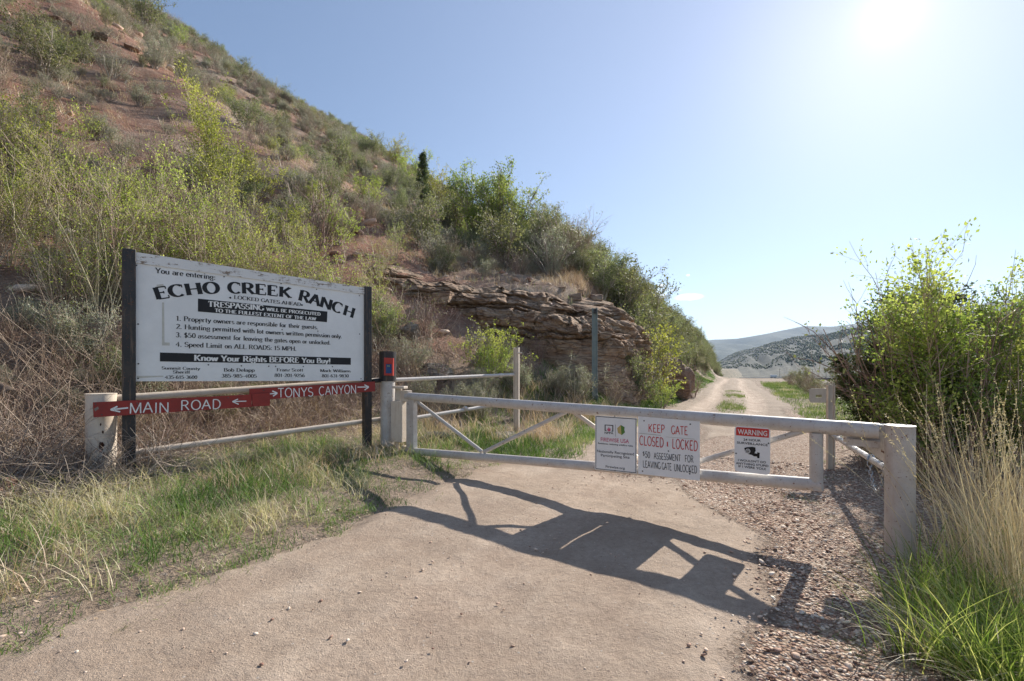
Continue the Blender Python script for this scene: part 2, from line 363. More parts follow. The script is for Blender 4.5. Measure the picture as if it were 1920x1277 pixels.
def rock_mat(name, c0, c1, c2, sc=1.0, strata=True):
    m, nt, out = newmat(name); P = pos(nt)
    mp = N(nt, 'ShaderNodeMapping'); mp.inputs['Scale'].default_value = (.5, .5, 2.6); nt.links.new(P, mp.inputs[0])
    a = noise(nt, mp.outputs[0] if strata else P, 1.4 * sc, 8, .65); b = noise(nt, P, 7 * sc, 7, .7); c = noise(nt, P, 45, 4)
    col = ramp(nt, a, [(.3, c0), (.5, c1), (.7, c2)])
    col = mixc(nt, .7, col, ramp(nt, b, [(.3, (.55, .55, .55)), (.5, (1, 1, 1)), (.75, (1.3, 1.28, 1.22))]), 'MULTIPLY')
    oi = N(nt, 'ShaderNodeObjectInfo')
    col = mixc(nt, 1.0, col, ramp(nt, oi.outputs['Random'], [(0, (.75, .72, .70)), (1, (1.2, 1.2, 1.18))]), 'MULTIPLY')
    sz_ = N(nt, 'ShaderNodeSeparateXYZ'); nt.links.new(P, sz_.inputs[0])
    if strata:
        zb_ = N(nt, 'ShaderNodeCombineXYZ'); nt.links.new(mth(nt, 'ADD', sz_.outputs[2], mth(nt, 'MULTIPLY', b, .25)), zb_.inputs[2])
        col = mixc(nt, .6, col, ramp(nt, noise(nt, zb_.outputs[0], 2.3, 4, .7), [(.3, (.75, .56, .48)), (.45, (1.15, 1.0, .85)), (.55, (.85, .80, .76)), (.7, (1.3, 1.0, .82))]), 'MULTIPLY')
    vc = N(nt, 'ShaderNodeTexVoronoi', feature='DISTANCE_TO_EDGE'); vc.inputs['Scale'].default_value = 2.6 * sc; nt.links.new(mp.outputs[0], vc.inputs['Vector'])
    crk = mth(nt, 'MULTIPLY', vc.outputs['Distance'], 14, clamp=True)
    col = mixc(nt, .55, col, ramp(nt, crk, [(0, (.35, .3, .27)), (1, (1, 1, 1))]), 'MULTIPLY')
    pbsdf(nt, out, col, .9, 0, bump(nt, mth(nt, 'ADD', mth(nt, 'MULTIPLY', crk, .35), mth(nt, 'ADD', b, mth(nt, 'ADD', mth(nt, 'MULTIPLY', a, 1.4), mth(nt, 'MULTIPLY', c, .4)))), 1.0, .11)); return m
M['cliff'] = rock_mat('cut_rock', (.24, .155, .11), (.38, .275, .20), (.48, .38, .285))
M['sandstone'] = rock_mat('sandstone_block', (.26, .17, .12), (.38, .28, .205), (.47, .385, .29))
M['redrock'] = rock_mat('red_rock', (.30, .20, .155), (.42, .30, .235), (.50, .385, .31), 1.5)
M['greyrock'] = rock_mat('grey_rock', (.20, .18, .16), (.30, .275, .245), (.40, .37, .33), 1.5, False)
def pebmat():
    m, nt, out = newmat('pebble'); a = N(nt, 'ShaderNodeAttribute', attribute_name='rnd')
    col = ramp(nt, a.outputs['Fac'], [(0, (.26, .14, .10)), (.25, (.50, .33, .24)), (.5, (.62, .46, .35)), (.75, (.70, .57, .45)), (.93, (.78, .68, .56)), (1, (.30, .25, .22))])
    pbsdf(nt, out, mixc(nt, .5, col, ramp(nt, noise(nt, pos(nt), 60, 3), [(.3, (.7, .7, .7)), (.7, (1.3, 1.3, 1.3))]), 'MULTIPLY'), .8); return m
M['pebble'] = pebmat()
def paint(name, base, worn=(.62, .57, .50), rust=.60, rough=.5, amt=1.0, sc=1.0, streaks=True):
    """old paint: chalky patches, rust specks and a few bare rusty blotches"""
    m, nt, out = newmat(name); P = pos(nt)
    a = noise(nt, P, 5 * sc, 6, .7); b = noise(nt, P, 42 * sc, 5, .7); c = noise(nt, P, 13 * sc, 7, .75)
    col = mixc(nt, mth(nt, 'MULTIPLY', mth(nt, 'SUBTRACT', a, .42), 3.0, clamp=True), base, worn)
    mp = N(nt, 'ShaderNodeMapping'); mp.inputs['Scale'].default_value = (30, 30, 2.5); nt.links.new(P, mp.inputs[0])
    s = noise(nt, mp.outputs[0], 1, 4)
    if streaks: col = mixc(nt, mth(nt, 'MULTIPLY', mth(nt, 'SUBTRACT', s, .56), 1.6, clamp=True), col, (.42, .27, .17))
    sp = mth(nt, 'MULTIPLY', mth(nt, 'SUBTRACT', b, rust + .085), 22, clamp=True)
    bl = mth(nt, 'MULTIPLY', mth(nt, 'SUBTRACT', c, rust + .09), 30, clamp=True)
    rm = mth(nt, 'MULTIPLY', mth(nt, 'MAXIMUM', sp, bl), amt, clamp=True)
    col = mixc(nt, rm, col, ramp(nt, b, [(.3, (.07, .028, .015)), (.6, (.20, .085, .04))]))
    rg = mth(nt, 'ADD', mth(nt, 'MULTIPLY', rm, .4), rough)
    h = mth(nt, 'SUBTRACT', mth(nt, 'MULTIPLY', a, .3), rm)
    pbsdf(nt, out, col, rg, 0, bump(nt, h, .4, .003), .4); return m
M['white'] = paint('white_pipe_paint', (.56, .525, .49), (.44, .385, .34), .535)
M['cream'] = paint('cream_pipe_paint', (.66, .57, .47), (.54, .44, .35), .58)
M['black'] = paint('black_post_paint', (.022, .022, .024), (.05, .04, .036), .53, .45)
M['grey_steel'] = paint('galvanised_post', (.22, .27, .26), (.16, .20, .20), .66, .55)
M['beige_steel'] = paint('beige_post_paint', (.60, .52, .43), (.50, .42, .34), .64, .55)
def flat(name, col, rough=.5, metal=0, var=.12, sc=6):
    m, nt, out = newmat(name)
    a = noise(nt, pos(nt), sc, 6, .65)
    c = mixc(nt, 1.0, col, ramp(nt, a, [(.3, (1 - var, 1 - var, 1 - var)), (.7, (1 + var * .4,) * 3)]), 'MULTIPLY')
    pbsdf(nt, out, c, rough, metal, bump(nt, noise(nt, pos(nt), 120, 3), .08, .002)); return m
M['signwhite'] = flat('sign_face', (.76, .76, .75), .38, 0, .10, 3)
M['platewhite'] = flat('gate_sign_face', (.80, .80, .79), .35, 0, .06)
M['ink'] = flat('black_lettering', (.015, .015, .017), .5)
M['redink'] = flat('red_lettering', (.55, .03, .03), .5)
M['pinkink'] = flat('faded_red_lettering', (.62, .12, .2), .5)
M['whiteink'] = flat('white_lettering', (.80, .79, .76), .5)
M['redwarn'] = flat('red_band', (.60, .045, .035), .45)
M['redboard'] = paint('red_painted_board', (.30, .032, .025), (.20, .028, .022), .62, .6, .35, 1.0, False)
M['boardend'] = flat('bare_wood', (.25, .2, .17), .8)
M['keypad_red'] = flat('keypad_housing', (.45, .05, .04), .4)
M['keypad_blue'] = flat('keypad_face', (.02, .07, .2), .35)
M['screen'] = flat('keypad_display', (.15, .22, .2), .3)
M['chainsteel'] = flat('chain_steel', (.45, .45, .45), .4, .8)
M['screw'] = flat('screw_head', (.10, .10, .10), .5, .5)
M['green_logo'] = flat('green_print', (.10, .22, .05), .5); M['tan_logo'] = flat('tan_print', (.55, .42, .16), .5)
M['glass'] = flat('dark_glass', (.01, .01, .012), .1)
def trimwood():
    m, nt, out = newmat('peeling_white_board'); P = pos(nt)
    mp = N(nt, 'ShaderNodeMapping'); mp.inputs['Scale'].default_value = (4, 4, 40); nt.links.new(P, mp.inputs[0])
    g = noise(nt, mp.outputs[0], 1.3, 7, .7); b = noise(nt, P, 9, 6, .75)
    pm = mth(nt, 'MULTIPLY', mth(nt, 'SUBTRACT', mth(nt, 'ADD', mth(nt, 'MULTIPLY', g, .55), mth(nt, 'MULTIPLY', b, .45)), .535), 22, clamp=True)
    wood = ramp(nt, g, [(.3, (.10, .075, .055)), (.6, (.26, .20, .15))])
    pbsdf(nt, out, mixc(nt, pm, (.70, .69, .67), wood), .8, 0, bump(nt, mth(nt, 'SUBTRACT', mth(nt, 'MULTIPLY', g, .6), pm), .6, .004)); return m
M['trimwood'] = trimwood()
def ridge_mat(name, near):
    m, nt, out = newmat(name); P = pos(nt)
    n1 = noise(nt, P, .012 if near else .004, 8, .65); n2 = noise(nt, P, .08 if near else .02, 7, .7); n3 = noise(nt, P, .5 if near else .1, 5)
    at_ = N(nt, 'ShaderNodeAttribute', attribute_name='rnd')                  # height on the slope 0..1
    if near:
        pale = ramp(nt, n2, [(.3, (.06, .062, .045)), (.6, (.12, .115, .085)), (.8, (.18, .168, .13))])
        dark = ramp(nt, n2, [(.3, (.022, .028, .018)), (.55, (.040, .044, .028)), (.75, (.075, .062, .045))])
        f = mth(nt, 'MULTIPLY', mth(nt, 'SUBTRACT', mth(nt, 'ADD', at_.outputs['Fac'], mth(nt, 'MULTIPLY', mth(nt, 'SUBTRACT', n1, .5), .5)), .13), 8, clamp=True)
        col = mixc(nt, f, pale, dark)
    else:
        col = ramp(nt, n1, [(.3, (.022, .035, .022)), (.5, (.045, .06, .038)), (.7, (.08, .09, .058))])
        col = mixc(nt, .5, col, ramp(nt, n2, [(.35, (.6, .62, .6)), (.65, (1.2, 1.2, 1.15))]), 'MULTIPLY')
    pbsdf(nt, out, col, .95, 0, bump(nt, n2, .7, 3 if near else 12)); return m
M['ridge_near'] = ridge_mat('juniper_slope', True); M['ridge_far'] = ridge_mat('far_mountain', False)

# ------------------------------------------------------------------ ground sheet
def sgrid(A, B, n, lo, hi):
    s = np.linspace(math.asinh(lo / A), math.asinh(hi / A), n); return A * np.sinh(s)
gx = sgrid(3.0, 8, 470, -1500, 6000); gy = np.concatenate([[-400, -150, -60, -25, -12], sgrid(6.0, 8, 360, -6, 6500)])
GX, GY = np.meshgrid(gx, gy); GZ = HG(GX, GY)
nyy, nxx = GX.shape
idx = np.arange(nyy * nxx).reshape(nyy, nxx)
Q = np.stack([idx[:-1, :-1], idx[:-1, 1:], idx[1:, 1:], idx[1:, :-1]], -1).reshape(-1, 4)
g = obj('ground', mesh('ground', np.stack([GX, GY, GZ], -1), Q, smooth=True), M['ground']); tag(g, kind='structure')

# ------------------------------------------------------------------ the dirt road
def gravel_mask(u, v):
    lim = np.interp(u, [-2, 1.5, 3, 5, 7, 9, 11, 14, 18], [-.35, -.25, -.1, .0, .9, 1.3, .7, -.6, -1.1])
    n = .5 * fbm(u * .8, v * .8, 41, 3)
    m = sstep(.35, -.25, v - lim + n)
    # a finer strip of loose stones just beyond the gate
    m = np.maximum(m, .75 * sstep(.9, .2, np.abs(v - 1.4 + .3 * n)) * sstep(6.2, 7.5, u) * sstep(17, 11, u))
    m = np.maximum(m, .55 * sstep(.5, .1, np.abs(v - 3.35 + .4 * n)) * sstep(6.3, 8, u) * sstep(12, 9, u))
    return m * sstep(26, 14, u)
ru = np.concatenate([np.linspace(-30, -1, 20)[:-1], np.linspace(-1, 12, 330)[:-1], 12 * (95 / 12) ** np.linspace(0, 1, 250)])
rl = np.linspace(-3.1, 3.1, 160)
RU, RL = np.meshgrid(ru, rl, indexing='ij')
RV = roadc(RU) + RL
e = np.abs(RL) - roadw(RU) + .36 * fbm(RU * .6, RL * .7 + 9, 51, 4) + .12 * fbm(RU * 4, RL * 4, 52, 3)
RX, RY = xy(RU, RV)
track = np.exp(-((RL - .95) / .30) ** 2) + np.exp(-((RL + .85) / .30) ** 2)
trk = np.interp(RU, [0, 8, 16], [.016, .022, .075])
RZ = H0(RX, RY) + .012 - track * trk - .12 * sstep(-.22, .42, e) + .020 * fbm(RX * 1.6, RY * 1.6, 53, 5) + .007 * fbm(RX * 9, RY * 9, 54, 3)
wander = fbm(RU * .06, RU * 0, 55, 2) * 1.2
for k, a in ((.35, .012), (-.4, .010), (1.35, .014), (-1.4, .012), (0, .02)):
    RZ = RZ - a * np.exp(-((RL - k - wander) / .10) ** 2) * sstep(6, 16, RU)
RZ = RZ + .05 * np.exp(-((RL - .05) / .38) ** 2) * sstep(12, 20, RU)
ni, nj = RU.shape; idx = np.arange(ni * nj).reshape(ni, nj)
Q = np.stack([idx[:-1, :-1], idx[1:, :-1], idx[1:, 1:], idx[:-1, 1:]], -1).reshape(-1, 4)
rm_ = mesh('dirt_road', np.stack([RX, RY, RZ], -1), Q, smooth=True)
for nm, arr in (('lane', RL), ('along', RU), ('gravel', gravel_mask(RU, RV) * 1.0)):
    a = rm_.attributes.new(nm, 'FLOAT', 'POINT'); a.data.foreach_set('value', arr.astype(np.float32).ravel())
tag(obj('dirt_road', rm_, M['road']), kind='structure')
from_u, from_l = ru, rl
def roadz(X, Y):
    return H0(X, Y) + .004
# ------------------------------------------------------------------ generators for stones and plants
def ico():
    p = (1 + 5 ** .5) / 2
    V = np.array([(-1, p, 0), (1, p, 0), (-1, -p, 0), (1, -p, 0), (0, -1, p), (0, 1, p), (0, -1, -p), (0, 1, -p), (p, 0, -1), (p, 0, 1), (-p, 0, -1), (-p, 0, 1)]) / math.hypot(1, p)
    T = np.array([(0, 11, 5), (0, 5, 1), (0, 1, 7), (0, 7, 10), (0, 10, 11), (1, 5, 9), (5, 11, 4), (11, 10, 2), (10, 7, 6), (7, 1, 8), (3, 9, 4), (3, 4, 2), (3, 2, 6), (3, 6, 8), (3, 8, 9), (4, 9, 5), (2, 4, 11), (6, 2, 10), (8, 6, 7), (9, 8, 1)])
    return V, T
IV, IT = ico()
def pebbles(P, size, rnd):
    n = len(P)
    sc = size[:, None] * np.stack([R.uniform(.75, 1.35, n), R.uniform(.6, 1.0, n), R.uniform(.28, .5, n)], 1)
    a = R.uniform(0, 6.28, n); ca, sa = np.cos(a), np.sin(a)
    V = IV[None] * sc[:, None, :] * (1 + R.normal(0, .10, (n, 12, 1)))
    X = V[..., 0] * ca[:, None] - V[..., 1] * sa[:, None]; Y = V[..., 0] * sa[:, None] + V[..., 1] * ca[:, None]
    tx, ty = R.normal(0, .22, (2, n)); Z = V[..., 2] + X * tx[:, None] + Y * ty[:, None]
    V = np.stack([X, Y, Z], -1) + P[:, None, :]
    T = IT[None] + (np.arange(n) * 12)[:, None, None]
    return V.reshape(-1, 3), None, T.reshape(-1, 3), np.repeat(rnd, 12)
def boulder(seed, sub=3, flatten=.6, rough=.35, angular=.5):
    import bmesh
    bm = bmesh.new(); bmesh.ops.create_icosphere(bm, subdivisions=sub, radius=1)
    r = np.random.default_rng(seed); pl = r.normal(size=(13, 3)); pl /= np.linalg.norm(pl, axis=1)[:, None]; of = r.uniform(.5, .8, 13)
    for v in bm.verts:
        p = np.array(v.co); 
        for n_, o_ in zip(pl, of):
            d = p @ n_ - o_
            if d > 0: p = p - n_ * d * (1 - .12)
        k = rough * (.5 * float(fbm(np.array([p[0] * 2.2 + seed]), np.array([p[1] * 2.2 + p[2] * 1.7]), seed, 5, .6)[0]) - .25 * abs(float(fbm(np.array([p[0] * 1.5 - p[2] * 2.5]), np.array([p[1] * 1.5 + p[2] * 2]), seed + 3, 2)[0])))
        p = p * (1 + k)
        v.co = (p[0], p[1], p[2] * flatten)
    me = bpy.data.meshes.new('boulder'); bm.to_mesh(me); bm.free()
    return me
def block(seed, jag=.22):
    import bmesh
    r = np.random.default_rng(seed); bm = bmesh.new(); pts = []
    for sx in (-1, 1):
        for sy in (-1, 1):
            for sz in (-1, 1): pts.append((sx * r.uniform(1 - jag, 1), sy * r.uniform(1 - jag, 1), sz * r.uniform(.75, 1)))
    for _ in range(7): 
        v = r.normal(size=3); v /= np.abs(v).max(); pts.append(tuple(v * r.uniform(.85, 1.02)))
    for p in pts: bm.verts.new(p)
    bmesh.ops.convex_hull(bm, input=bm.verts[:]); bmesh.ops.delete(bm, geom=[v for v in bm.verts if not v.link_faces], context='VERTS')
    bmesh.ops.bevel(bm, geom=bm.edges[:], offset=.05, segments=1, affect='EDGES')
    me = bpy.data.meshes.new('block'); bm.to_mesh(me); bm.free(); return me
def blades(P, h, w, ang, lean, droop, rnd, seg=3):
    n = len(P); t = np.linspace(0, 1, seg + 1)
    dx, dy = np.cos(ang), np.sin(ang)
    sa = ang + R.normal(1.57, .6, n); sx, sy = np.cos(sa), np.sin(sa)
    ho = (h * lean)[:, None] * (t ** 1.6)[None]; z = h[:, None] * (t[None] - droop[:, None] * t[None] ** 2.4)
    C = np.stack([P[:, 0:1] + dx[:, None] * ho, P[:, 1:2] + dy[:, None] * ho, P[:, 2:3] + z], -1)
    wd = w[:, None] * (1 - .85 * t[None] ** 1.5) * .5
    L = C.copy(); Rr = C.copy()
    L[..., 0] -= sx[:, None] * wd; L[..., 1] -= sy[:, None] * wd; Rr[..., 0] += sx[:, None] * wd; Rr[..., 1] += sy[:, None] * wd
    V = np.stack([L, Rr], 2).reshape(n, -1, 3); k = 2 * (seg + 1)
    q = np.array([(2 * i, 2 * i + 1, 2 * i + 3, 2 * i + 2) for i in range(seg)])
    Q = (q[None] + (np.arange(n) * k)[:, None, None]).reshape(-1, 4)
    return V.reshape(-1, 3), Q, None, np.repeat(rnd, k)
def tubes(Ps, r0, r1, rnd, sides=3):
    """Ps (n,k,3) polylines -> tapered prisms"""
    n, k, _ = Ps.shape
    d = np.gradient(Ps, axis=1); d /= np.linalg.norm(d, axis=2, keepdims=True) + 1e-9
    ref = np.where(np.abs(d[..., 2:3]) > .9, np.array([1., 0, 0]), np.array([0, 0, 1.]))
    a = np.cross(d, ref); a /= np.linalg.norm(a, axis=2, keepdims=True) + 1e-9; b = np.cross(d, a)
    rr = (np.asarray(r0).reshape(-1, 1) * (1 - np.linspace(0, 1, k)) + np.asarray(r1).reshape(-1, 1) * np.linspace(0, 1, k))
    rr = np.broadcast_to(rr, (n, k))
    V = []
    for i in range(sides):
        t = 2 * math.pi * i / sides; V.append(Ps + rr[..., None] * (math.cos(t) * a + math.sin(t) * b))
    V = np.stack(V, 2).reshape(n, k * sides, 3)
    q = np.array([(i * sides + j, i * sides + (j + 1) % sides, (i + 1) * sides + (j + 1) % sides, (i + 1) * sides + j) for i in range(k - 1) for j in range(sides)])
    Q = (q[None] + (np.arange(n) * k * sides)[:, None, None]).reshape(-1, 4)
    return V.reshape(-1, 3), Q, None, np.repeat(rnd, k * sides)
def leaves(C, size, rnd, dirs=None, flatness=.6):
    n = len(C)
    d = R.normal(size=(n, 3)) if dirs is None else dirs + R.normal(size=(n, 3)) * .7
    d /= np.linalg.norm(d, axis=1, keepdims=True) + 1e-9
    s = np.cross(d, R.normal(size=(n, 3))); s /= np.linalg.norm(s, axis=1, keepdims=True) + 1e-9
    nn = np.cross(d, s); L = size[:, None]
    V = np.stack([C, C + d * L * .5 + s * L * flatness * .5 + nn * L * .12, C + d * L, C + d * L * .5 - s * L * flatness * .5 + nn * L * .12], 1)
    T = np.array([(0, 1, 2, 3)])[None] + (np.arange(n) * 4)[:, None, None]
    return V.reshape(-1, 3), T.reshape(-1, 4), None, np.repeat(rnd, 4)
def walk(st, dr, ln, k=5, wig=.25, up=.0):
    n = len(st); P = np.zeros((n, k, 3)); P[:, 0] = st; d = dr / (np.linalg.norm(dr, axis=1, keepdims=True) + 1e-9)
    for i in range(1, k):
        d = d + R.normal(0, wig, (n, 3)); d[:, 2] += up; d /= np.linalg.norm(d, axis=1, keepdims=True) + 1e-9
        P[:, i] = P[:, i - 1] + d * (ln / (k - 1))[:, None]
    return P
def sample(P, m, lo=.25, hi=1.0):
    n, k, _ = P.shape; i = R.integers(0, n, m); t = R.uniform(lo, hi, m) * (k - 1.001); a = t.astype(int); f = (t - a)[:, None]
    return P[i, a] * (1 - f) + P[i, a + 1] * f, P[i, a + 1] - P[i, a]
def nrm(d): return d / (np.linalg.norm(d, axis=1, keepdims=True) + 1e-9)
def shrub(h=1.0, spread=.8, nst=12, nb=60, nt_=160, nl=900, ls=.03, up=.06, r=.012, wig=.22, lfl=.6, tl=.28, bl=.45, lo=.15, base=.08, jit=.03, leaf_lo=.2, open_=.0):
    a = R.uniform(0, 6.28, nst); tilt = R.uniform(.05, spread, nst)
    st = np.stack([np.cos(a) * base * R.uniform(0, 1, nst), np.sin(a) * base * R.uniform(0, 1, nst), np.full(nst, -.05)], 1)
    dr = np.stack([np.cos(a) * tilt, np.sin(a) * tilt, np.ones(nst)], 1)
    S0 = walk(st, dr, h * R.uniform(.65, 1.0, nst), 7, wig * .5, up * .5)
    p, d = sample(S0, nb, lo, .97)
    S1 = walk(p, nrm(d) + R.normal(0, .6, (nb, 3)) + [0, 0, up * 3], h * bl * R.uniform(.5, 1, nb), 5, wig, up)
    p2, d2 = sample(S1, nt_, .1, 1)
    S2 = walk(p2, nrm(d2) + R.normal(0, .7, (nt_, 3)) + [0, 0, up * 2], h * tl * R.uniform(.4, 1, nt_), 4, wig, up)
    stems = join([tubes(S0, r * R.uniform(.7, 1.3, nst), r * .3, R.uniform(0, 1, nst), 4), tubes(S1, np.full(nb, r * .45), r * .16, R.uniform(0, 1, nb)), tubes(S2, np.full(nt_, r * .22), r * .1, R.uniform(0, 1, nt_))])
    lv = None
    if nl:
        k = int(nl * .75); c, d = sample(S2, k, leaf_lo, 1); c2, d3 = sample(S1, nl - k, .4, 1)
        C = np.concatenate([c, c2]); D = nrm(np.concatenate([d, d3]))
        C = C + R.normal(0, jit, C.shape)
        cl = fbm(C[:, 0] * 4 / h, C[:, 1] * 4 / h + C[:, 2] * 5 / h, 61, 2)
        rn = np.clip(.5 + cl * .7 + R.normal(0, .16, nl) + .12 * (C[:, 2] / h - .5), 0, 1)
        lv = leaves(C, ls * R.uniform(.6, 1.3, nl), rn, D, lfl)
    return stems, lv
def conifer(h=3.0, w=.9, n=220, ls=.10, nl=7000, seed=0, lean=0.0, shape=1.0):
    trunk = walk(np.array([[0., 0, -.1]]), np.array([[lean, 0, 1.]]), np.array([h]), 8, .03, .05)
    t = R.uniform(.04, .98, n) ** 1.05; zz = t * h
    a = R.uniform(0, 6.28, n); rad = w * (1 - t) ** shape * (.55 + .45 * R.uniform(0, 1, n)) * (1 + .35 * np.sin(a * 2 + seed)) + .06 * h * .3
    st = np.stack([np.interp(zz, trunk[0, :, 2], trunk[0, :, 0]), np.interp(zz, trunk[0, :, 2], trunk[0, :, 1]), zz], 1)
    B = walk(st, np.stack([np.cos(a), np.sin(a), np.full(n, .45)], 1), rad, 5, .15, .10)
    p, d = sample(B, n * 5, .2, 1); S2 = walk(p, nrm(d) + R.normal(0, .5, (n * 5, 3)) + [0, 0, .3], h * .06 * R.uniform(.5, 1.2, n * 5), 3, .2, .1)
    c, d = sample(S2, nl, 0, 1)
    rn = np.clip(.45 + 1.0 * fbm(c[:, 0] * 3 / w, c[:, 1] * 3 / w + c[:, 2] * 3 / w, 71, 2) + R.normal(0, .18, nl), 0, 1)
    lv = leaves(c + R.normal(0, .012 * h, c.shape), ls * R.uniform(.5, 1.3, nl), rn, nrm(d), .38)
    stems = join([tubes(trunk, np.array([h * .022]), h * .004, R.uniform(0, 1, 1), 7), tubes(B, np.full(n, h * .0035), h * .0012, R.uniform(0, 1, n))])
    return stems, lv
def mk(nm, g): return mesh(nm, g[0], g[1], g[2], g[3])

protos = {}
def proto(kind, stemmat, leafmat_, gens):
    out = []
    for st, lv in gens:
        a = mk(kind + '_stems', st); a.materials.append(M[stemmat]); b = None
        if lv is not None: b = mk(kind + '_foliage', lv); b.materials.append(M[leafmat_])
        out.append((a, b))
    protos[kind] = out
NAMES = {}
def plant(kind, name, label, cat, X, Y, sc=1.0, group=None, var=None, rz=None, dz=0, part=('stems', 'foliage'), zs=1.0, tilt=None):
    a, b = protos[kind][(R.integers(0, len(protos[kind])) if var is None else var)]
    o = thing(name, label, cat, (X, Y, h1(X, Y) + dz), R.uniform(0, 6.28) if rz is None else rz, group)
    o.scale = (sc, sc, sc * zs)
    if tilt: o.rotation_euler = (tilt[0], tilt[1], o.rotation_euler.z)
    obj(part[0], a, parent=o)
    if b is not None: obj(part[1], b, parent=o)
    return o
#PLANTS

#OBJECTS
# ------------------------------------------------------------------ flat lettering
class Plane:
    """upright plane through two ground points; pt() meets a sight line with it"""
    def __init__(s, A, B, tilt=0.0):
        s.O = Vector((A[0], A[1], 0)); s.ex = Vector((B[0] - A[0], B[1] - A[1], 0)).normalized()
        s.n = Vector((s.ex.y, -s.ex.x, 0));
        if s.n.y > 0: s.n = -s.n                       # towards the viewer's side
    def pt(s, px, py, off=0.0):
        d = Vector(((px - 960) / FPX, 1, (HY - py) / FPX)); o = s.O + s.n * off
        t = (o - Vector((0, 0, EYE))).dot(s.n) / d.dot(s.n)
        return Vector((0, 0, EYE)) + d * t
def arc(cx, cy, rx, ry, a0, a1, n=9):
    return [(cx + rx * math.cos(math.radians(a0 + (a1 - a0) * i / n)), cy + ry * math.sin(math.radians(a0 + (a1 - a0) * i / n))) for i in range(n + 1)]
def L(*p): return list(p)
x_ = .64
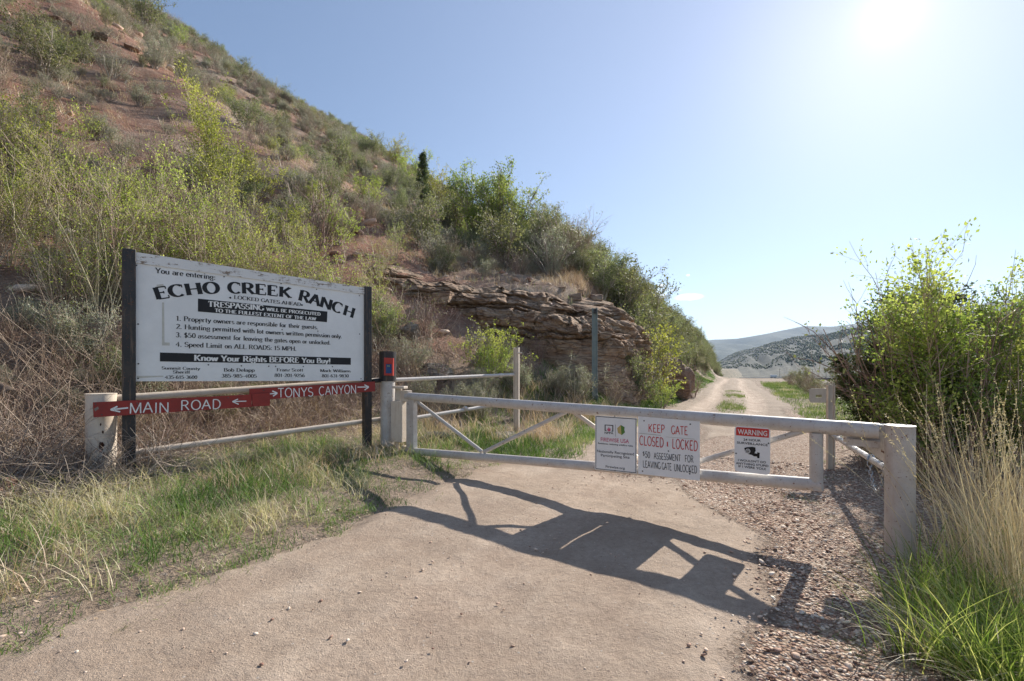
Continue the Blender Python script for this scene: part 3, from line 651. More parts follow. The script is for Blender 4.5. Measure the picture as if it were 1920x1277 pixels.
GL = {  # glyph: advance, strokes, serifs (x, y, half width)
 'A': (.80, [L((.06, 0), (.38, 1)), L((.38, 1), (.72, 0)), L((.2, .36), (.58, .36))], [(.07, 0, .12), (.71, 0, .13)]),
 'B': (.72, [L((.15, 0), (.15, 1)), L((.15, 1), (.38, 1)) + arc(.38, .765, .2, .235, 90, -90) + L((.15, .53)), L((.38, .53)) + arc(.4, .265, .24, .265, 90, -90) + L((.15, 0))], [(.1, 0, .08), (.1, 1, .08)]),
 'C': (.78, [arc(.42, .5, .34, .5, 48, 312, 14)], [] , [L((.68, .98), (.68, .72))]),
 'D': (.80, [L((.15, 0), (.15, 1)), L((.15, 1), (.32, 1)) + arc(.34, .5, .36, .5, 90, -90, 12) + L((.15, 0))], [(.1, 0, .08), (.1, 1, .08)]),
 'E': (.70, [L((.15, 0), (.15, 1)), L((.15, .985), (.60, .985)), L((.15, .52), (.46, .52)), L((.15, .015), (.63, .015))], [(.1, 0, .08), (.1, 1, .08)], [L((.6, 1), (.6, .78)), L((.63, 0), (.63, .24)), L((.46, .62), (.46, .42))]),
 'F': (.66, [L((.15, 0), (.15, 1)), L((.15, .985), (.60, .985)), L((.15, .5), (.46, .5))], [(.15, 0, .14), (.1, 1, .08)], [L((.6, 1), (.6, .78)), L((.46, .6), (.46, .4))]),
 'G': (.82, [arc(.42, .5, .34, .5, 48, 350, 14), L((.72, 0.05), (.72, .42))], [(.70, .42, .12)], [L((.68, .98), (.68, .72))]),
 'H': (.86, [L((.15, 0), (.15, 1)), L((.71, 0), (.71, 1)), L((.15, .5), (.71, .5))], [(.15, 0, .13), (.15, 1, .13), (.71, 0, .13), (.71, 1, .13)]),
 'I': (.36, [L((.18, 0), (.18, 1))], [(.18, 0, .14), (.18, 1, .14)]),
 'J': (.5, [L((.32, 1), (.32, .2)) + arc(.17, .2, .15, .2, 0, -150, 6)], [(.32, 1, .14)]),
 'K': (.82, [L((.15, 0), (.15, 1)), L((.68, 1), (.2, .42)), L((.32, .55), (.70, 0))], [(.15, 0, .13), (.15, 1, .13), (.66, 1, .12), (.72, 0, .12)]),
 'L': (.66, [L((.15, 0), (.15, 1)), L((.15, .015), (.60, .015))], [(.15, 1, .14), (.1, 0, .08)], [L((.60, 0), (.60, .26))]),
 'M': (.98, [L((.13, 0), (.15, 1)), L((.15, 1), (.49, .05)), L((.49, .05), (.83, 1)), L((.83, 1), (.85, 0))], [(.13, 0, .1), (.11, 1, .08), (.85, 0, .12), (.87, 1, .08)]),
 'N': (.84, [L((.13, 0), (.13, 1)), L((.13, 1), (.71, 0)), L((.71, 0), (.71, 1))], [(.13, 0, .11), (.1, 1, .08), (.71, 1, .11)]),
 'O': (.84, [arc(.42, .5, .34, .5, 0, 360, 20)], []),
 'P': (.70, [L((.15, 0), (.15, 1)), L((.15, 1), (.36, 1)) + arc(.38, .74, .23, .26, 90, -90) + L((.15, .48))], [(.15, 0, .14), (.1, 1, .08)]),
 'R': (.80, [L((.15, 0), (.15, 1)), L((.15, 1), (.38, 1)) + arc(.38, .755, .22, .245, 90, -90) + L((.15, .51)), L((.38, .5), (.68, 0))], [(.15, 0, .13), (.1, 1, .08), (.72, 0, .09)]),
 'S': (.64, [arc(.32, .75, .23, .25, 40, 270, 10) + arc(.32, .25, .25, .25, 90, -150, 10)[1:]], [], [L((.53, .98), (.53, .76)), L((.09, .02), (.09, .26))]),
 'T': (.74, [L((.37, 0), (.37, 1)), L((.07, .985), (.67, .985))], [(.37, 0, .14)], [L((.07, 1), (.07, .76)), L((.67, 1), (.67, .76))]),
 'U': (.82, [L((.15, 1), (.15, .28)) + arc(.41, .28, .26, .28, 180, 360, 10) + L((.67, 1))], [(.15, 1, .13), (.67, 1, .12)]),
 'V': (.80, [L((.08, 1), (.40, 0)), L((.40, 0), (.72, 1))], [(.09, 1, .12), (.70, 1, .11)]),
 'W': (1.1, [L((.08, 1), (.33, 0)), L((.33, 0), (.56, .95)), L((.56, .95), (.80, 0)), L((.80, 0), (1.04, 1))], [(.1, 1, .12), (1.0, 1, .11)]),
 'X': (.78, [L((.1, 1), (.68, 0)), L((.66, 1), (.1, 0))], [(.11, 1, .12), (.66, 1, .11), (.1, 0, .11), (.68, 0, .12)]),
 'Y': (.78, [L((.08, 1), (.39, .45)), L((.70, 1), (.39, .45)), L((.39, .45), (.39, 0))], [(.1, 1, .12), (.69, 1, .11), (.39, 0, .13)]),
 'a': (.56, [arc(.25, x_ - .19, .19, .19, 160, 0, 7) + L((.44, .02), (.52, .0)), arc(.24, .19, .18, .19, 80, 280, 8) + L((.44, .12)), L((.24, .38), (.44, .4))], []),
 'b': (.60, [L((.12, 1), (.12, 0)), arc(.31, x_ / 2, .21, x_ / 2, 150, -150, 12)], [(.08, 1, .07)]),
 'c': (.52, [arc(.29, x_ / 2, .21, x_ / 2, 50, 310, 11)], []),
 'd': (.60, [L((.48, 1), (.48, 0)), arc(.28, x_ / 2, .20, x_ / 2, 30, 330, 12)], [(.43, 1, .07), (.52, 0, .06)]),
 'e': (.54, [L((.09, .34), (.47, .34)) + arc(.28, x_ / 2, .2, x_ / 2, 5, 315, 12)], []),
 'f': (.38, [L((.18, 0), (.18, .8)) + arc(.32, .8, .14, .2, 180, 60, 5), L((.04, x_ - .02), (.34, x_ - .02))], [(.18, 0, .12)]),
 'g': (.58, [arc(.27, .40, .19, .24, 0, 360, 12), arc(.27, -.1, .21, .16, 120, 420, 12), L((.42, .58), (.55, .62))], []),
 'h': (.64, [L((.12, 0), (.12, 1)), arc(.31, .42, .19, .22, 170, 0, 7) + L((.50, 0))], [(.08, 1, .07), (.12, 0, .11), (.5, 0, .11)]),
 'i': (.32, [L((.16, 0), (.16, x_)), L((.16, .84), (.16, .97))], [(.16, 0, .12), (.11, x_, .07)]),
 'k': (.62, [L((.12, 0), (.12, 1)), L((.48, x_), (.14, .26)), L((.26, .38), (.54, 0))], [(.08, 1, .07), (.12, 0, .11), (.48, x_, .1), (.54, 0, .1)]),
 'l': (.32, [L((.16, 0), (.16, 1))], [(.16, 0, .12), (.11, 1, .07)]),
 'm': (.92, [L((.12, 0), (.12, x_)), arc(.29, .44, .17, .2, 170, 0, 7) + L((.46, 0)), arc(.63, .44, .17, .2, 170, 0, 7) + L((.80, 0))], [(.08, x_, .07), (.12, 0, .1), (.46, 0, .1), (.8, 0, .1)]),
 'n': (.64, [L((.12, 0), (.12, x_)), arc(.31, .42, .19, .22, 170, 0, 7) + L((.50, 0))], [(.08, x_, .07), (.12, 0, .11), (.5, 0, .11)]),
 'o': (.58, [arc(.29, x_ / 2, .21, x_ / 2, 0, 360, 14)], []),
 'p': (.60, [L((.12, x_), (.12, -.28)), arc(.31, x_ / 2, .21, x_ / 2, 150, -150, 12)], [(.08, x_, .07), (.12, -.28, .11)]),
 'r': (.46, [L((.12, 0), (.12, x_)), arc(.30, .42, .17, .2, 170, 60, 5)], [(.08, x_, .07), (.12, 0, .12)]),
 's': (.48, [arc(.24, .47, .155, .165, 40, 270, 8) + arc(.24, .16, .165, .155, 90, -150, 8)[1:]], []),
 't': (.40, [L((.18, .86), (.18, .12)) + arc(.28, .12, .1, .12, 180, 300, 4), L((.04, x_ - .02), (.34, x_ - .02))], []),
 'u': (.64, [L((.12, x_), (.12, .22)) + arc(.30, .2, .18, .2, 180, 340, 6), L((.50, x_), (.50, 0))], [(.08, x_, .07), (.46, x_, .07), (.54, 0, .06)]),
 'v': (.58, [L((.06, x_), (.29, 0)), L((.29, 0), (.52, x_))], [(.08, x_, .09), (.5, x_, .08)]),
 'w': (.84, [L((.06, x_), (.25, 0)), L((.25, 0), (.42, .6)), L((.42, .6), (.60, 0)), L((.60, 0), (.78, x_))], [(.08, x_, .09), (.76, x_, .08)]),
 'y': (.58, [L((.06, x_), (.30, .02)), L((.52, x_), (.26, -.1), (.12, -.28), (.03, -.24))], [(.08, x_, .09), (.5, x_, .08)]),
 'z': (.52, [L((.08, x_ - .02), (.44, x_ - .02), (.08, .02), (.46, .02))], []),
 '0': (.62, [arc(.31, .5, .22, .5, 0, 360, 16)], []),
 '1': (.5, [L((.10, .82), (.27, .98), (.27, 0))], [(.27, 0, .14)]),
 '2': (.62, [arc(.30, .72, .21, .27, 160, -30, 9) + L((.08, .02), (.56, .02))], [], [L((.56, 0), (.56, .18))]),
 '3': (.62, [arc(.29, .75, .19, .24, 150, -80, 9), arc(.29, .26, .22, .26, 85, -150, 10)], []),
 '4': (.64, [L((.44, 0), (.44, 1), (.05, .3), (.58, .3))], []),
 '5': (.62, [L((.52, .98), (.16, .98), (.12, .56)) + arc(.28, .32, .24, .30, 110, -150, 10)], []),
 '6': (.62, [arc(.31, .30, .21, .29, 0, 360, 12), L((.10, .34)) + arc(.40, .45, .30, .54, 180, 75, 6)], []),
 '8': (.62, [arc(.31, .75, .18, .23, 0, 360, 12), arc(.31, .27, .22, .26, 0, 360, 12)], []),
 '9': (.62, [arc(.31, .70, .21, .29, 0, 360, 12), L((.52, .66)) + arc(.22, .55, .30, .54, 0, -105, 6)], []),
 '$': (.62, [arc(.31, .72, .2, .2, 40, 270, 9) + arc(.31, .28, .22, .23, 90, -150, 9)[1:], L((.31, 1.1), (.31, -.12))], []),
 '-': (.42, [L((.06, .36), (.36, .36))], []), '.': (.30, [L((.13, 0), (.13, .13))], []), ':': (.32, [L((.15, 0), (.15, .13)), L((.15, .46), (.15, .60))], []),
 '!': (.36, [L((.18, 0), (.18, .13)), L((.18, .28), (.18, 1))], []), ' ': (.36, [], []),
 '&': (.5, [arc(.25, .60, .13, .16, 60, 250, 7) + arc(.25, .28, .16, .18, 110, -60, 7)[0:0] + arc(.25, .26, .15, .19, 110, 300, 7), L((.25, .85), (.25, 0))], []),
}
def ribbon(pts, a, b):
    n = len(pts); P = np.array(pts, float); d = np.gradient(P, axis=0) if n > 1 else np.array([[1, 0]])
    d /= np.linalg.norm(d, axis=1, keepdims=True) + 1e-9
    if n > 2 and np.allclose(P[0], P[-1], atol=.02):
        m = P[1] - P[-2]; m /= np.linalg.norm(m); d[0] = d[-1] = m
    nx, ny = -d[:, 1], d[:, 0]; hw = np.sqrt((a * nx) ** 2 + (b * ny) ** 2)
    return np.concatenate([np.stack([P[:, 0] + nx * hw, P[:, 1] + ny * hw], 1), np.stack([P[:, 0] - nx * hw, P[:, 1] - ny * hw], 1)[::-1]]), n
def glyph(ch, style):
    g = GL.get(ch, GL[' ']); pen = {'serif': (.088, .036), 'bold': (.120, .050), 'light': (.062, .032), 'hand': (.05, .05), 'block': (.062, .055)}[style]
    out = [ribbon(s, *pen) for s in g[1] if len(s) > 1]
    if style in ('serif', 'bold', 'light'):
        t = pen[1]
        for (x, y, hw) in g[2]:
            yy = y + (t if y < .3 and y > -.2 else (-t if y > .3 else 0)); out.append((np.array([(x - hw, yy - t), (x + hw, yy - t), (x + hw, yy + t), (x - hw, yy + t)]), 2))
        for s in (g[3] if len(g) > 3 else []): out.append(ribbon(s, .03, .03))
    return g[0], out
def write(name, s, plane, p0, p1, cap, style, mat, parent, off=.004, pm=None, jitter=0.0, space=1.0, fallback=None):
    """one line of lettering laid on a plane between two baseline points (pm: bulge point of a curved baseline)"""
    A = plane.pt(*p0, off); B = plane.pt(*p1, off); C = plane.pt(*pm, off) if pm else None
    gs = [glyph(c, style) for c in s]; W = sum(g[0] for g in gs)
    Lw = (B - A).length; kx = Lw / W; V = []; F = []; x = 0; ly = 0
    for a, polys in gs:
        t = (x + a / 2) / W
        if C is None: base = A.lerp(B, t); tx = (B - A).normalized()
        else:
            K = C * 2 - (A + B) * .5
            base = A * (1 - t) ** 2 + K * 2 * t * (1 - t) + B * t * t; tx = ((K - A) * (1 - t) + (B - K) * t).normalized()
            tx = (tx * .75 + (B - A).normalized() * .25).normalized()
        ty = plane.n.cross(tx); ty = ty if ty.z > 0 else -ty
        jy = R.normal(0, jitter) * cap; jr = R.normal(0, jitter * .5)
        for P, n in polys:
            ly += 1; k = len(V)
            for (gx_, gy_) in P:
                gx2 = (gx_ - a / 2); V.append(base + tx * (gx2 * kx) + ty * (gy_ * cap + jy + gx2 * kx * jr) + plane.n * (ly * 2e-5))
            m = len(P)
            for i in range(m // 2 - 1): F.append((k + i, k + i + 1, k + m - 2 - i, k + m - 1 - i))
        x += a
    me = bpy.data.meshes.new(name); inv = wmat(parent).inverted()
    me.from_pydata([tuple(inv @ v) for v in V], [], F); me.update()
    o = obj(name, me, mat, parent); o['kind'] = 'stuff'; return o
def sans(name, s, plane, p0, p1, cap, mat, parent, off=.004, bold=.02):
    """flat sans lettering from the built-in font, laid on a plane"""
    cu = bpy.data.curves.new('t', 'FONT'); cu.body = s; cu.offset = bold * .5; cu.resolution_u = 3; cu.fill_mode = 'FRONT'
    o = bpy.data.objects.new('t', cu); COL.objects.link(o); dg = bpy.context.evaluated_depsgraph_get()
    me = bpy.data.meshes.new_from_object(o.evaluated_get(dg)); bpy.data.objects.remove(o)
    co = np.array([v.co[:] for v in me.vertices]); x0, x1 = co[:, 0].min(), co[:, 0].max()
    A = plane.pt(*p0, off); B = plane.pt(*p1, off); tx = (B - A).normalized(); ty = plane.n.cross(tx); ty = ty if ty.z > 0 else -ty
    kx = (B - A).length / (x1 - x0); ky = cap / .70; inv = wmat(parent).inverted()
    for v in me.vertices: v.co = inv @ (A + tx * (v.co.x - x0) * kx + ty * v.co.y * ky)
    me.materials.clear(); me.name = name
    o = obj(name, me, mat, parent); o['kind'] = 'stuff'; return o
def poly(name, plane, pts, mat, parent, off=.004, thick=0.0):
    m = MB(); P = [plane.pt(*p, off) for p in pts]
    if thick: m.prism(P, plane.n * -thick)
    else: m.add(P, [tuple(range(len(P)))])
    return m.build(name, mat, parent)
def dots(name, plane, pts, r, mat, parent, off=.004):
    for p in pts:
        m = MB(); c = plane.pt(*p, off); m.tube(c, c + plane.n * .003, r, r * .8, 8); m.build(name, mat, parent)
def Z1(x, y): return (140 + x / 2.553, 440 + y / 2.553)

# ------------------------------------------------------------------ the big entrance sign
SP = Plane((-4.73, 5.82), (-2.49, 7.86))
sgn = thing('entrance_sign', 'large white painted sign board with black lettering held between two rusty black steel posts', 'sign', (-3.6, 6.85, h1(-3.6, 6.85)))
def post_box(plane, pxa, pxb, ytop, ybase_z, half, mat, name, parent, off=0):
    c = plane.pt((pxa + pxb) / 2, ytop, off); m = MB(); zb = ybase_z
    m.box((c.x, c.y, (c.z + zb) / 2), plane.ex * half, plane.n * half, (0, 0, (c.z - zb) / 2), .006); return m.build(name, mat, parent)
pl_ = SP.pt(241.5, 700); pr_ = SP.pt(688.5, 700)
post_box(SP, 241.5, 241.5, 468, h1(pl_.x, pl_.y) - .3, .066, M['black'], 'post', sgn)
post_box(SP, 688.0, 688.0, 538, h1(pr_.x, pr_.y) - .3, .062, M['black'], 'post', sgn)
BR = [(252.5, 491), (684, 550), (684, 713.8), (253.5, 715)]
bd = poly('board', SP, BR, M['signwhite'], sgn, .02, .02)
poly('top_board', SP, [(251.5, 472), (684.5, 539.5), (684.5, 552), (252, 492.5)], M['trimwood'], sgn, .034, .035)
poly('backing_rail', SP, [(252.5, 700), (684, 700.5), (684, 712), (253.5, 713)], M['boardend'], sgn, -.004, .04)
T = lambda s, a, b, cap, st='light', pm=None, m='ink', off=.0225: write('lettering', s, SP, a, b, cap, st, M[m], sgn, off, pm)
T('You are entering:', Z1(385, 183), Z1(675, 216), .068, 'serif')
T('ECHO', Z1(392, 312), Z1(700, 280), .152, 'bold', Z1(545, 290))
T('CREEK', Z1(737, 280), Z1(1040, 304), .152, 'bold', Z1(890, 287))
T('RANCH', Z1(1072, 314), Z1(1338, 402), .165, 'bold', Z1(1200, 353))
T('LOCKED GATES AHEAD', Z1(762, 307), Z1(1083, 342), .050, 'serif')
dots('bullet', SP, [Z1(745, 302), Z1(1088, 337)], .014, M['ink'], sgn, .0225)
poly('black_band', SP, [Z1(590, 306), Z1(1210, 368), Z1(1208, 419), Z1(590, 368)], M['ink'], sgn, .022)
T('TRESPASSING', Z1(638, 344), Z1(906, 363), .074, 'bold', None, 'whiteink', .024)
T('WILL BE PROSECUTED', Z1(917, 364), Z1(1177, 388), .048, 'bold', None, 'whiteink', .024)
T('TO THE FULLEST EXTENT OF THE LAW', Z1(670, 370), Z1(1155, 411), .048, 'bold', None, 'whiteink', .024)
T('1. Property owners are responsible for their guests.', Z1(485, 411), Z1(1165, 453), .062, 'serif')
T('2. Hunting permitted with lot owners written permission only.', Z1(485, 450), Z1(1280, 496), .062, 'serif')
T('3. $50 assessment for leaving the gates open or unlocked.', Z1(483, 490), Z1(1225, 527), .062, 'serif')
T('4. Speed Limit on ALL ROADS: 15 MPH.', Z1(483, 535), Z1(1062, 556), .062, 'serif')
poly('black_band', SP, [Z1(408, 564), Z1(1322, 590), Z1(1322, 623), Z1(408, 607)], M['ink'], sgn, .022)
T('Know Your Rights BEFORE You Buy!', Z1(571, 603), Z1(1225, 616), .078, 'bold', None, 'whiteink', .024)
for s, a, b, c in (('Summit County', (416, 645), (600, 648), .038), ('Sheriff', (470, 664), (552, 665), .038), ('435-615-3600', (432, 690), (587, 690), .044),
                   ('Bob Delapp', (713, 655), (862, 656), .046), ('385-985-4005', (702, 684), (872, 685), .050), ('Franz Scott', (967, 654), (1094, 655), .046), ('801-201-9256', (956, 681), (1102, 682), .050),
                   ('Mark Williams', (1175, 657), (1322, 659), .044), ('801-631-9830', (1183, 683), (1312, 683), .048)):
    T(s, Z1(*a), Z1(*b), c, 'serif')
for p in [(296, 147), (1363, 292), (988, 234), (715, 201), (1158, 262), (597, 423), (993, 455), (1164, 462), (304, 428), (1364, 476), (305, 618), (640, 623), (798, 628), (929, 630), (1094, 631), (1234, 632), (1371, 690), (304, 688), (962, 631)]:
    dots('screw', SP, [Z1(*p)], .010, M['screw'], sgn, .022)
stain = flat('tape_ghost', (.56, .54, .48), .6, 0, .2, 8)
poly('tape_mark', SP, [Z1(418, 325), Z1(428, 325), Z1(430, 516), Z1(455, 517), Z1(455, 531), Z1(418, 530)], stain, sgn, .0212)
poly('tape_mark', SP, [Z1(392, 240), Z1(425, 236), Z1(426, 252), Z1(394, 256)], stain, sgn, .0212)
poly('tape_mark', SP, [Z1(298, 676), Z1(425, 675), Z1(425, 680), Z1(298, 688)], stain, sgn, .0212)

# ------------------------------------------------------------------ the two red direction boards
def board(name, label, pts, off, seam=None):
    P = [SP.pt(*p, off) for p in pts]; c = sum(P, Vector()) / 4
    t = thing(name, label, 'sign', (c.x, c.y, c.z - .1))
    m = MB(); m.prism(P, SP.n * -.022); m.build('plank', M['redboard'], t); return t
o1 = .115
b1 = board('direction_board', 'red board lettered MAIN ROAD with two arrows to the left', [Z1(87, 803), Z1(846, 765), Z1(848, 824), Z1(90, 875)], o1)
poly('end_piece', SP, [Z1(850, 763), Z1(935, 757), Z1(935, 819), Z1(851, 823)], M['redboard'], b1, o1 + .003, .022)
write('lettering', 'MAIN', SP, Z1(258, 858), Z1(454, 850), .13, 'hand', M['whiteink'], b1, o1 + .003, jitter=.02)
write('lettering', 'ROAD', SP, Z1(503, 841), Z1(702, 833), .125, 'hand', M['whiteink'], b1, o1 + .003, jitter=.02)
def arrow(pts_list, parent, off, r=.009):
    m = MB(); k = 0
    for a, b in pts_list:
        A = SP.pt(*Z1(*a), off + k * .0004); B = SP.pt(*Z1(*b), off + k * .0004); d = (B - A).normalized(); s = SP.n.cross(d) * r; k += 1
        m.add([A - s, B - s, B + s, A + s], [(0, 1, 2, 3)])
    m.build('arrow', M['whiteink'], parent)
arrow([((172, 838), (256, 829)), ((172, 838), (205, 822)), ((172, 838), (218, 848))], b1, o1 + .003)
arrow([((755, 799), (822, 797)), ((755, 799), (782, 787)), ((755, 799), (785, 812))], b1, o1 + .003, .007)
dots('screw', SP, [Z1(100, 812), Z1(130, 862), Z1(300, 808), Z1(735, 780)], .008, M['screw'], b1, o1 + .002)
poly('bare_patch', SP, [Z1(92, 834), Z1(112, 822), Z1(116, 834), Z1(98, 846)], M['boardend'], b1, o1 + .002)
b2 = board('direction_board', 'red board lettered TONYS CANYON with arrows to the right', [Z1(837, 738), Z1(1438, 703), Z1(1438, 750), Z1(837, 795)], o1 - .026)
write('lettering', 'TONYS', SP, Z1(970, 780), Z1(1143, 772), .135, 'hand', M['whiteink'], b2, o1 - .024, jitter=.02)
write('lettering', 'CANYON', SP, Z1(1168, 769), Z1(1350, 758), .135, 'hand', M['whiteink'], b2, o1 - .024, jitter=.02)
arrow([((935, 762), (970, 759)), ((970, 759), (946, 748)), ((970, 759), (950, 773))], b2, o1 - .023, .009)
arrow([((1354, 730), (1408, 729)), ((1408, 729), (1387, 719)), ((1408, 729), (1388, 744))], b2, o1 - .023, .009)
dots('screw', SP, [Z1(1395, 712), Z1(1395, 742), Z1(905, 745)], .008, M['screw'], b2, o1 - .024)

# ------------------------------------------------------------------ posts and pipe fences on the left
def ringpipe(m, c, z0, z1, r, n=28):
    m.tube((c[0], c[1], z0), (c[0], c[1], z1), r, r, n)
PL = (-5.09, 5.75); PG = (-2.183, 8.15)
f1 = thing('pipe_fence', 'cream pipe fence with a thick rust-holed end post behind the big sign', 'fence', (PL[0], PL[1], h1(*PL)))
m = MB(); ringpipe(m, PL, h1(*PL) - .3, 1.275, .150); m.build('post', M['cream'], f1)
m = MB(); ringpipe(m, PL, 1.275, 1.285, .154); m.build('post_cap', M['cream'], f1)
rust = flat('rust_hole', (.06, .022, .012), .9)
def wrap(c, r, px, py, s, name, parent):                  # rusted hole hugging a round post
    d = Vector((-c[0], -c[1], 0)).normalized(); z = EYE - (py - HY) / FPX * (math.hypot(*c) - r) * (c[1] / math.hypot(*c)); m = MB(); vs = []
    th0 = math.atan2(d.y, d.x) + (px - (960 + FPX * c[0] / c[1])) / (FPX / c[1]) / r
    for i in range(12):
        a = i / 12 * 6.283; k = s * (.65 + .5 * R.uniform()); th = th0 + math.cos(a) * k * .6 / r; vs.append((c[0] + math.cos(th) * (r + .002), c[1] + math.sin(th) * (r + .002), z + math.sin(a) * k * 1.3))
    m.add(vs, [tuple(range(12))]); m.build(name, rust, parent)
wrap(PL, .15, 190, 836, .045, 'rust_hole', f1); wrap(PL, .15, 192, 810, .018, 'rust_hole', f1); wrap(PL, .15, 189, 796, .014, 'rust_hole', f1)
def rail(a, b, r, mat, parent, name='rail', sag=0.0):
    m = MB(); a = Vector(a); b = Vector(b); m.pipe([a.lerp(b, i / 8) - Vector((0, 0, sag * math.sin(i / 8 * math.pi))) for i in range(9)], r); return m.build(name, mat, parent)
rail((PL[0] + .08, PL[1] + .1, 1.215), (-2.26, 8.27, 1.385), .048, M['cream'], f1)
rail((PL[0] + .08, PL[1] + .1, .50), (-2.26, 8.27, .70), .042, M['cream'], f1, sag=.0)
gp_ = thing('gate_post', 'tall white pipe gate post with a black sleeve and red keypad on top', 'gate post', (PG[0], PG[1], h1(*PG)))
m = MB(); ringpipe(m, PG, h1(*PG) - .3, 1.39, .125); m.build('post', M['white'], gp_)
m = MB(); ringpipe(m, PG, 1.37, 1.875, .146, 32); ringpipe(m, PG, 1.875, 1.89, .138, 32); m.build('sleeve', M['black'], gp_)
PP = Plane((PG[0], PG[1] - .155), (PG[0] + 1, PG[1] - .155 - .15))
kp = poly('keypad', PP, [(720, 671), (736.5, 672), (736.5, 704.5), (720, 704)], M['keypad_red'], gp_, .03, .05)
def subp(name, plane, pts, mat, parent, off, thick=0.004):
    return poly(name, plane, pts, mat, parent, off, thick)
subp('keypad_face', PP, [(723.5, 682.5), (734, 683), (734, 700), (723.5, 700)], M['keypad_blue'], kp, .038, .01)
subp('keypad_hood', PP, [(720, 670.5), (737, 671.5), (737, 681), (720, 680.5)], M['keypad_red'], kp, .05, .03)
subp('display', PP, [(725.5, 684.5), (731, 684.7), (731, 688), (725.5, 688)], M['screen'], kp, .042, .003)
m = MB(); a = at(700, 714.5, 7.9); m.pipe([a, Vector((PG[0] - .1, PG[1] - .05, 1.385))], .035); m.build('stub', M['black'], gp_)
# hinge housing on the gate side of the post
gA = (-1.70, 7.81); gB = (3.2, 4.03); GP = Plane(gA, gB)
def bx(plane, p, q, off, th, mat, name, parent, bev=.004):
    a = plane.pt(p[0], p[1], off); b = plane.pt(q[0], q[1], off); w_ = (Vector((b.x, b.y, 0)) - Vector((a.x, a.y, 0))).length / 2
    zt, zb = a.z, b.z; c = (a + b) / 2; c.z = (zt + zb) / 2
    m = MB(); m.box(c - plane.n * th / 2, plane.ex * w_, plane.n * th / 2, (0, 0, abs(zt - zb) / 2), bev); return m.build(name, mat, parent)
PP2 = Plane((PG[0] + .12, PG[1] - .12), (PG[0] + .12 + .6, PG[1] - .12 - .25))
bx(PP2, (733, 752), (754, 830), .10, .14, M['cream'], 'hinge_housing', gp_)
bx(PP2, (735, 724), (757, 729), .10, .12, M['cream'], 'bracket', gp_)
bx(PP2, (741, 729), (751, 752), .03, .05, M['beige_steel'], 'hinge_strap', gp_)
bx(PP2, (738, 850), (751, 856), .10, .1, M['cream'], 'bracket', gp_)
m = MB(); a = PP2.pt(745, 830, .02); b = PP2.pt(745, 852, .02); m.tube(a, b, .035, None, 12); m.build('hinge_pin', M['cream'], gp_)

# back fence running up to the bank
PB = at(968.5, 700, 10.5)
f2 = thing('pipe_fence', 'two-rail white pipe fence running from the keypad post back to a square post', 'fence', (PB.x, PB.y, h1(PB.x, PB.y)))
bt = at(968.5, 652, 10.5).z
def hpost(c, z0, z1, hw, hd, t, ax, mat, name, parent):
    ay = Vector((-ax.y, ax.x, 0)); m = MB(); zc = (z0 + z1) / 2; zh = (z1 - z0) / 2
    for s in (-1, 1): m.box(Vector((c[0], c[1], zc)) + ax * (hw - t) * s, ax * t, ay * hd, (0, 0, zh), .003)
    m.box((c[0], c[1], zc), ax * (hw - 2 * t - .001), ay * t, (0, 0, zh - .002)); return m.build(name, mat, parent)
hpost((PB.x, PB.y), h1(PB.x, PB.y) - .3, bt, .062, .04, .009, Vector((.93, -.37, 0)).normalized(), M['beige_steel'], 'post', f2)
m = MB(); c = at(974, 662, 10.4); m.tube(c - Vector((.05, 0, 0)), c + Vector((.06, 0, 0)), .018); m.build('bolt', M['beige_steel'], f2)
e1 = at(963, 702.5, 10.42); rail((PG[0] + .1, PG[1] + .08, at(742, 712.5, 8.2).z), e1, .036, M['white'], f2)
e2 = at(962, 754, 10.42); rail((PG[0] + .1, PG[1] + .08, at(742, 790, 8.2).z), e2, .036, M['white'], f2)
for (px, py, D) in ((939.5, 704.2, 10.2), (872, 766.5, 9.4)):
    c = at(px, py, D); m = MB(); d = (e1 - Vector((PG[0], PG[1], 1.4))).normalized(); m.tube(c - d * .03, c + d * .03, .05, None, 14); m.build('collar', M['white'], f2)

# grey steel post with a small camera, on the bank
c = at(1115, 735, 14.6); zt = at(1115, 578, 14.6).z
gq = thing('steel_post', 'tall grey steel post with a small black camera box, in front of the rock face', 'post', (c.x, c.y, h1(c.x, c.y)))
hpost((c.x, c.y), h1(c.x, c.y) - .4, zt, .085, .07, .012, Vector((1, -.1, 0)).normalized(), M['grey_steel'], 'post', gq)
m = MB(); m.box((c.x, c.y - .10, zt - .10), (.045, 0, 0), (0, .03, 0), (0, 0, .07), .006); m.build('camera_box', M['black'], gq)
m = MB(); m.tube((c.x, c.y - .13, zt - .08), (c.x, c.y - .14, zt - .08), .02, None, 12); m.build('lens', M['glass'], gq)

# ------------------------------------------------------------------ the swing gate
gate = thing('swing_gate', 'white painted pipe swing gate closed across the dirt road', 'gate', (GP.pt(768, 745).x, GP.pt(768, 745).y, 0))
def gpipe(a, b, r, name, mat='white', off=0.0, n=20):
    m = MB(); m.pipe([GP.pt(*a, off).lerp(GP.pt(*b, off), i / 6) for i in range(7)], r, n); return m.build(name, M[mat], gate)
gpipe((763, 743), (1648, 808), .067, 'top_rail', n=28)
gpipe((765, 845.5), (1541, 909.5), .060, 'bottom_rail', n=28)
bx(GP, (761.5, 745), (775, 846), .045, .09, M['white'], 'hinge_stile', gate)
bx(GP, (751, 732), (764, 753), .05, .10, M['cream'], 'hinge_knuckle', gate); bx(GP, (752, 836), (765, 856), .05, .10, M['cream'], 'hinge_knuckle', gate)
m = MB(); a = GP.pt(1530.5, 812); b = GP.pt(1530.5, 918); m.tube(a, b, .055, None, 24); m.build('end_stile', M['white'], gate)
